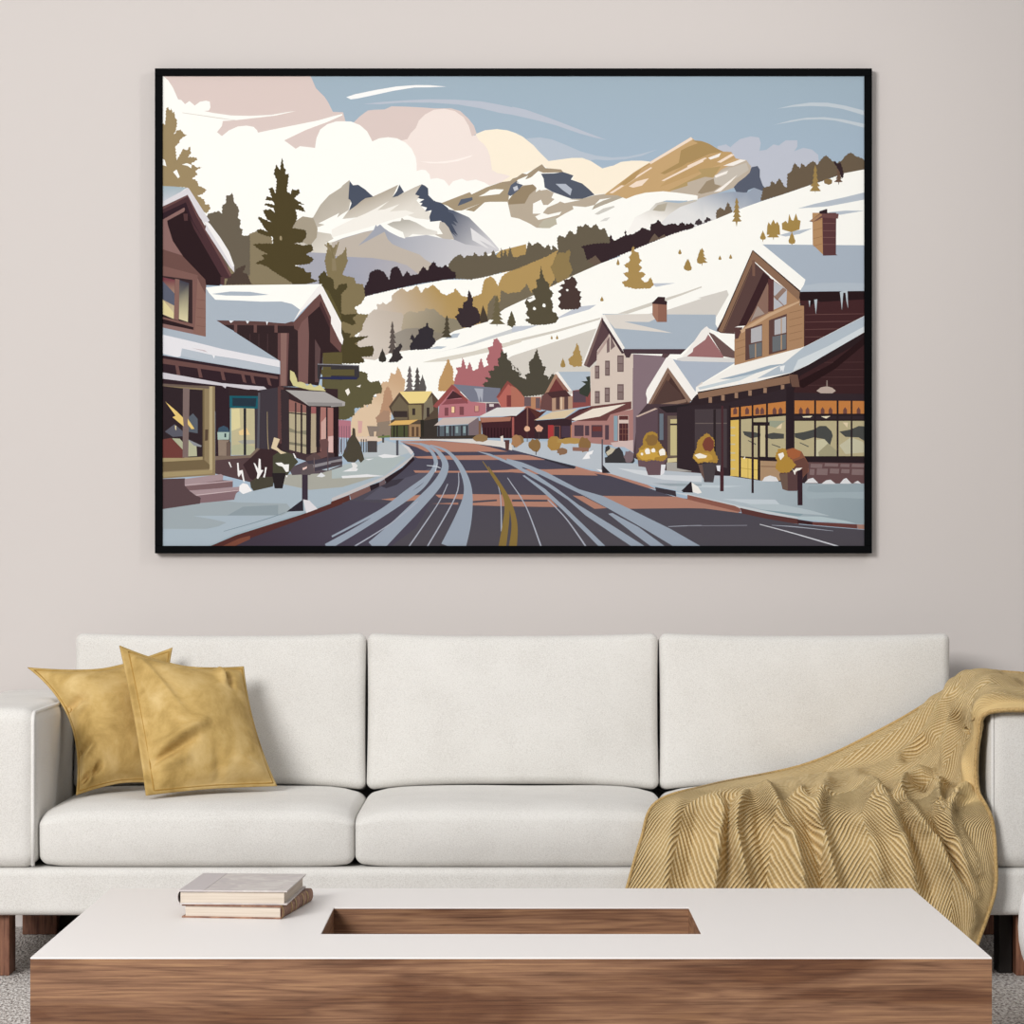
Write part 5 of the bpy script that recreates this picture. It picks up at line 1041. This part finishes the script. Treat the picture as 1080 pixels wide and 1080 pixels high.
def clear(P, gap, soft):
    """cloth lies on the sofa: where it would sink in, it is eased out towards the room"""
    lens = np.array([0, 0, CAMZ]); R_ = (lens - P) / np.linalg.norm(lens - P, axis=-1, keepdims=True)
    s = np.zeros(P.shape[:2])
    for _ in range(200):
        bad = sofa_dist(P + R_ * s[..., None]) < gap
        if not bad.any(): break
        s[bad] += .003
    g = s.copy()
    for _ in range(soft):                       # spread, never below what is needed
        g = np.maximum(s, blur(g, 3))
    g = blur(g, 2)
    return P + R_ * g[..., None]
def throw():
    NV, NU = 300, 260
    rows = np.array([catmull(c, NV) for c in COLS])            # 9 x NV+1 x 3
    G = np.array([catmull(rows[:, j], NU) for j in range(NV + 1)])   # NV+1 x NU+1 x 3  (px, py, Y)
    px, py = G[..., 0], G[..., 1]
    disp = np.zeros(px.shape)
    for lst, sg in ((RIDGES, 1), (VALLEYS, -1)):
        for pl, h, w in lst:
            q = catmull(pl, 24); best = np.full(px.shape, 1e9); par = np.zeros(px.shape)
            for i in range(len(q) - 1):
                a, b = q[i], q[i+1]; d = b - a
                t = np.clip(((px - a[0]) * d[0] + (py - a[1]) * d[1]) / (d @ d), 0, 1)
                dd = (px - a[0] - t * d[0]) ** 2 + (py - a[1] - t * d[1]) ** 2
                mk = dd < best; best = np.where(mk, dd, best); par = np.where(mk, (i + t) / (len(q) - 1), par)
            taper = np.clip(np.minimum(par + .12, 1.12 - par) / .3, 0, 1)
            r = np.sqrt(best) / w
            disp += sg * h * 1.3 * taper * np.exp(-r ** 2) if sg < 0 else 2.1 * h * taper * np.exp(-np.abs(r) ** 2.1)
    Y = G[..., 2]
    P = clear(np.stack([(px - 540) * Y / F, Y, CAMZ - (py - 572) * Y / F], -1), .026, 18)
    P0 = np.stack([(px - 540) * Y / F, Y, CAMZ - (py - 572) * Y / F], -1)
    # loose ripple of the hanging cloth
    u = np.linspace(0, 1, NU + 1)[None, :]; v = np.linspace(0, 1, NV + 1)[:, None]
    disp += .004 * np.sin(38 * u + 6 * v) * np.clip((v - .5) * 4, 0, 1) + .002 * np.sin(60 * u - 14 * v + 1.3)
    du = np.gradient(P, axis=1); dv = np.gradient(P, axis=0)
    nr = np.cross(du, dv); nr /= np.linalg.norm(nr, axis=-1, keepdims=True) + 1e-12
    face = np.array([0, -.75, .55]); s = np.sign((nr @ face)); s[s == 0] = 1
    nr *= s[..., None]
    nr = nr * .6 + np.array([0, -.75, .5]) * .4; nr /= np.linalg.norm(nr, axis=-1, keepdims=True)
    edge = np.clip(np.minimum(u / .10, (1 - u) / .05), .12, 1)
    P = P + nr * (np.maximum(disp, -.019) * edge)[..., None]
    org = Vector((.86, 6.55, .0))
    V = (P - np.array(org)).reshape(-1, 3)
    W = NU + 1
    Fc = [(j*W+i, j*W+i+1, (j+1)*W+i+1, (j+1)*W+i) for j in range(NV) for i in range(NU)]
    me = bpy.data.meshes.new('throw_blanket'); me.from_pydata(V.tolist(), [], Fc)
    me.polygons.foreach_set('use_smooth', [True] * len(Fc))
    uvl = me.uv_layers.new(name='weave')
    # woven lengths, measured along the cloth
    sl = np.concatenate([np.zeros((NV+1, 1)), np.cumsum(np.linalg.norm(np.diff(P0, axis=1), axis=-1), 1)], 1)
    tl = np.concatenate([np.zeros((1, NU+1)), np.cumsum(np.linalg.norm(np.diff(P0, axis=0), axis=-1), 0)], 0)
    sl = u * (.45 * sl[-60].max() + .55 * sl[:, -1:]); tl = tl.mean(axis=1, keepdims=True) + 0 * u
    uvs = np.stack([sl, tl], -1).reshape(-1, 2)
    li = np.array([q for f_ in Fc for q in f_])
    uvl.data.foreach_set('uv', uvs[li].astype(np.float32).ravel())
    ub = me.uv_layers.new(name='border')
    bb = np.stack([u + 0 * v, v + 0 * u], -1).reshape(-1, 2)
    ub.data.foreach_set('uv', bb[li].astype(np.float32).ravel())
    me.materials.append(M_KNIT)
    o = bpy.data.objects.new('throw_blanket', me); C.objects.link(o); o.location = org
    so = o.modifiers.new('thickness', 'SOLIDIFY'); so.thickness = .007; so.offset = -1 if s.flat[0] > 0 else 1
    tag(o, 'mustard knitted throw draped over the right arm and seat of the sofa', 'blanket')
    # bound edge along the outer border
    path = [Vector(q) - org for q in P[::4, -1]]
    v_, f_ = tube_data(path, .0042, 8)
    link('hem', v_, f_, M_KHEM, o, True)
    path = [Vector(q) - org for q in P[::4, 0]]
    v_, f_ = tube_data(path, .0035, 8)
    link('hem', v_, f_, M_KHEM, o, True)
M_KHEM = fabric('mustard_knit_hem', '#c4a672', '#9a7d4c', 260, .6)
throw()

# ---------------------------------------------------------------- round pouf at the right edge
def pouf():
    t = thing('pouf', (1.253, 5.9, 0), 'round white upholstered pouf at the right edge, in front of the sofa arm', 'pouf')
    V, Fc = [], []; n, mrow = 48, 24
    prof = []
    for i in range(mrow + 1):
        a = -PI/2 + PI * i / mrow
        r = .25 * abs(math.cos(a)) ** .8; z = .197 + .185 * math.copysign(abs(math.sin(a)) ** .9, a)
        prof.append((max(r, .0005), z))
    for r, z in prof:
        for j in range(n): V.append((r * math.cos(2*PI*j/n), r * math.sin(2*PI*j/n), z))
    for i in range(mrow):
        for j in range(n): Fc.append((i*n+j, i*n+(j+1) % n, (i+1)*n+(j+1) % n, (i+1)*n+j))
    link('body', V, Fc, M_WHITE, t, True)
    V2 = [(.15 * math.cos(2*PI*j/n), .15 * math.sin(2*PI*j/n), z) for z in (0, .03) for j in range(n)]
    F2 = [(j, (j+1) % n, n+(j+1) % n, n+j) for j in range(n)] + [tuple(range(n))[::-1], tuple(range(n, 2*n))]
    link('foot', V2, F2, M_BLACK, t)
pouf()

# ---------------------------------------------------------------- light and camera
w = bpy.data.worlds.new('soft_daylight'); S.world = w; w.use_nodes = True
wn, wl = w.node_tree.nodes, w.node_tree.links
bg = wn['Background']
wt = wn.new('ShaderNodeTexCoord'); ws = wn.new('ShaderNodeSeparateXYZ'); wl.new(wt.outputs['Generated'], ws.inputs[0])
wr = ramp(wn, [(.40, (.16, .155, .15)), (.52, (.50, .495, .49)), (.95, (1.0, .995, .99))])
wm = wn.new('ShaderNodeMath'); wm.operation = 'MULTIPLY_ADD'; wm.inputs[1].default_value = .5; wm.inputs[2].default_value = .5
wl.new(ws.outputs['Z'], wm.inputs[0]); wl.new(wm.outputs[0], wr.inputs['Fac']); wl.new(wr.outputs['Color'], bg.inputs['Color'])
bg.inputs['Strength'].default_value = .60
L = bpy.data.lights.new('added_key_area', 'AREA'); L.shape = 'RECTANGLE'; L.size = 2.4; L.size_y = 2.0; L.energy = 470; L.color = (1, .985, .965)  # soft key lamp added high at the front left; no window there
o = bpy.data.objects.new('added_key_area', L); C.objects.link(o)
o.location = (-3.3, .2, 3.3)
o.rotation_euler = (Vector((.9, 7.2, .7)) - o.location).to_track_quat('-Z', 'Y').to_euler()

L = bpy.data.lights.new('added_picture_spot', 'SPOT'); L.energy = 95; L.spot_size = math.radians(52); L.spot_blend = 1; L.shadow_soft_size = .16; L.color = (1, .985, .965)  # unseen spot, added so the frame throws a shadow to its left
o = bpy.data.objects.new('added_picture_spot', L); C.objects.link(o)
o.location = (2.3, 5.0, 3.1)
o.rotation_euler = (Vector((-.4, 7.42, 1.5)) - o.location).to_track_quat('-Z', 'Y').to_euler()

cam = bpy.data.cameras.new('camera'); co_ = bpy.data.objects.new('camera', cam); C.objects.link(co_)
co_.location = (0, 0, CAMZ); co_.rotation_euler = (PI/2, 0, 0)
cam.sensor_width = 36; cam.lens = 36 * F / 1080; cam.shift_y = 32 / 1080; cam.clip_end = 60
S.camera = co_
S.view_settings.view_transform = 'Standard'; S.view_settings.look = 'None'; S.view_settings.gamma = 1; S.view_settings.use_curve_mapping = False
S.view_settings.exposure = 0
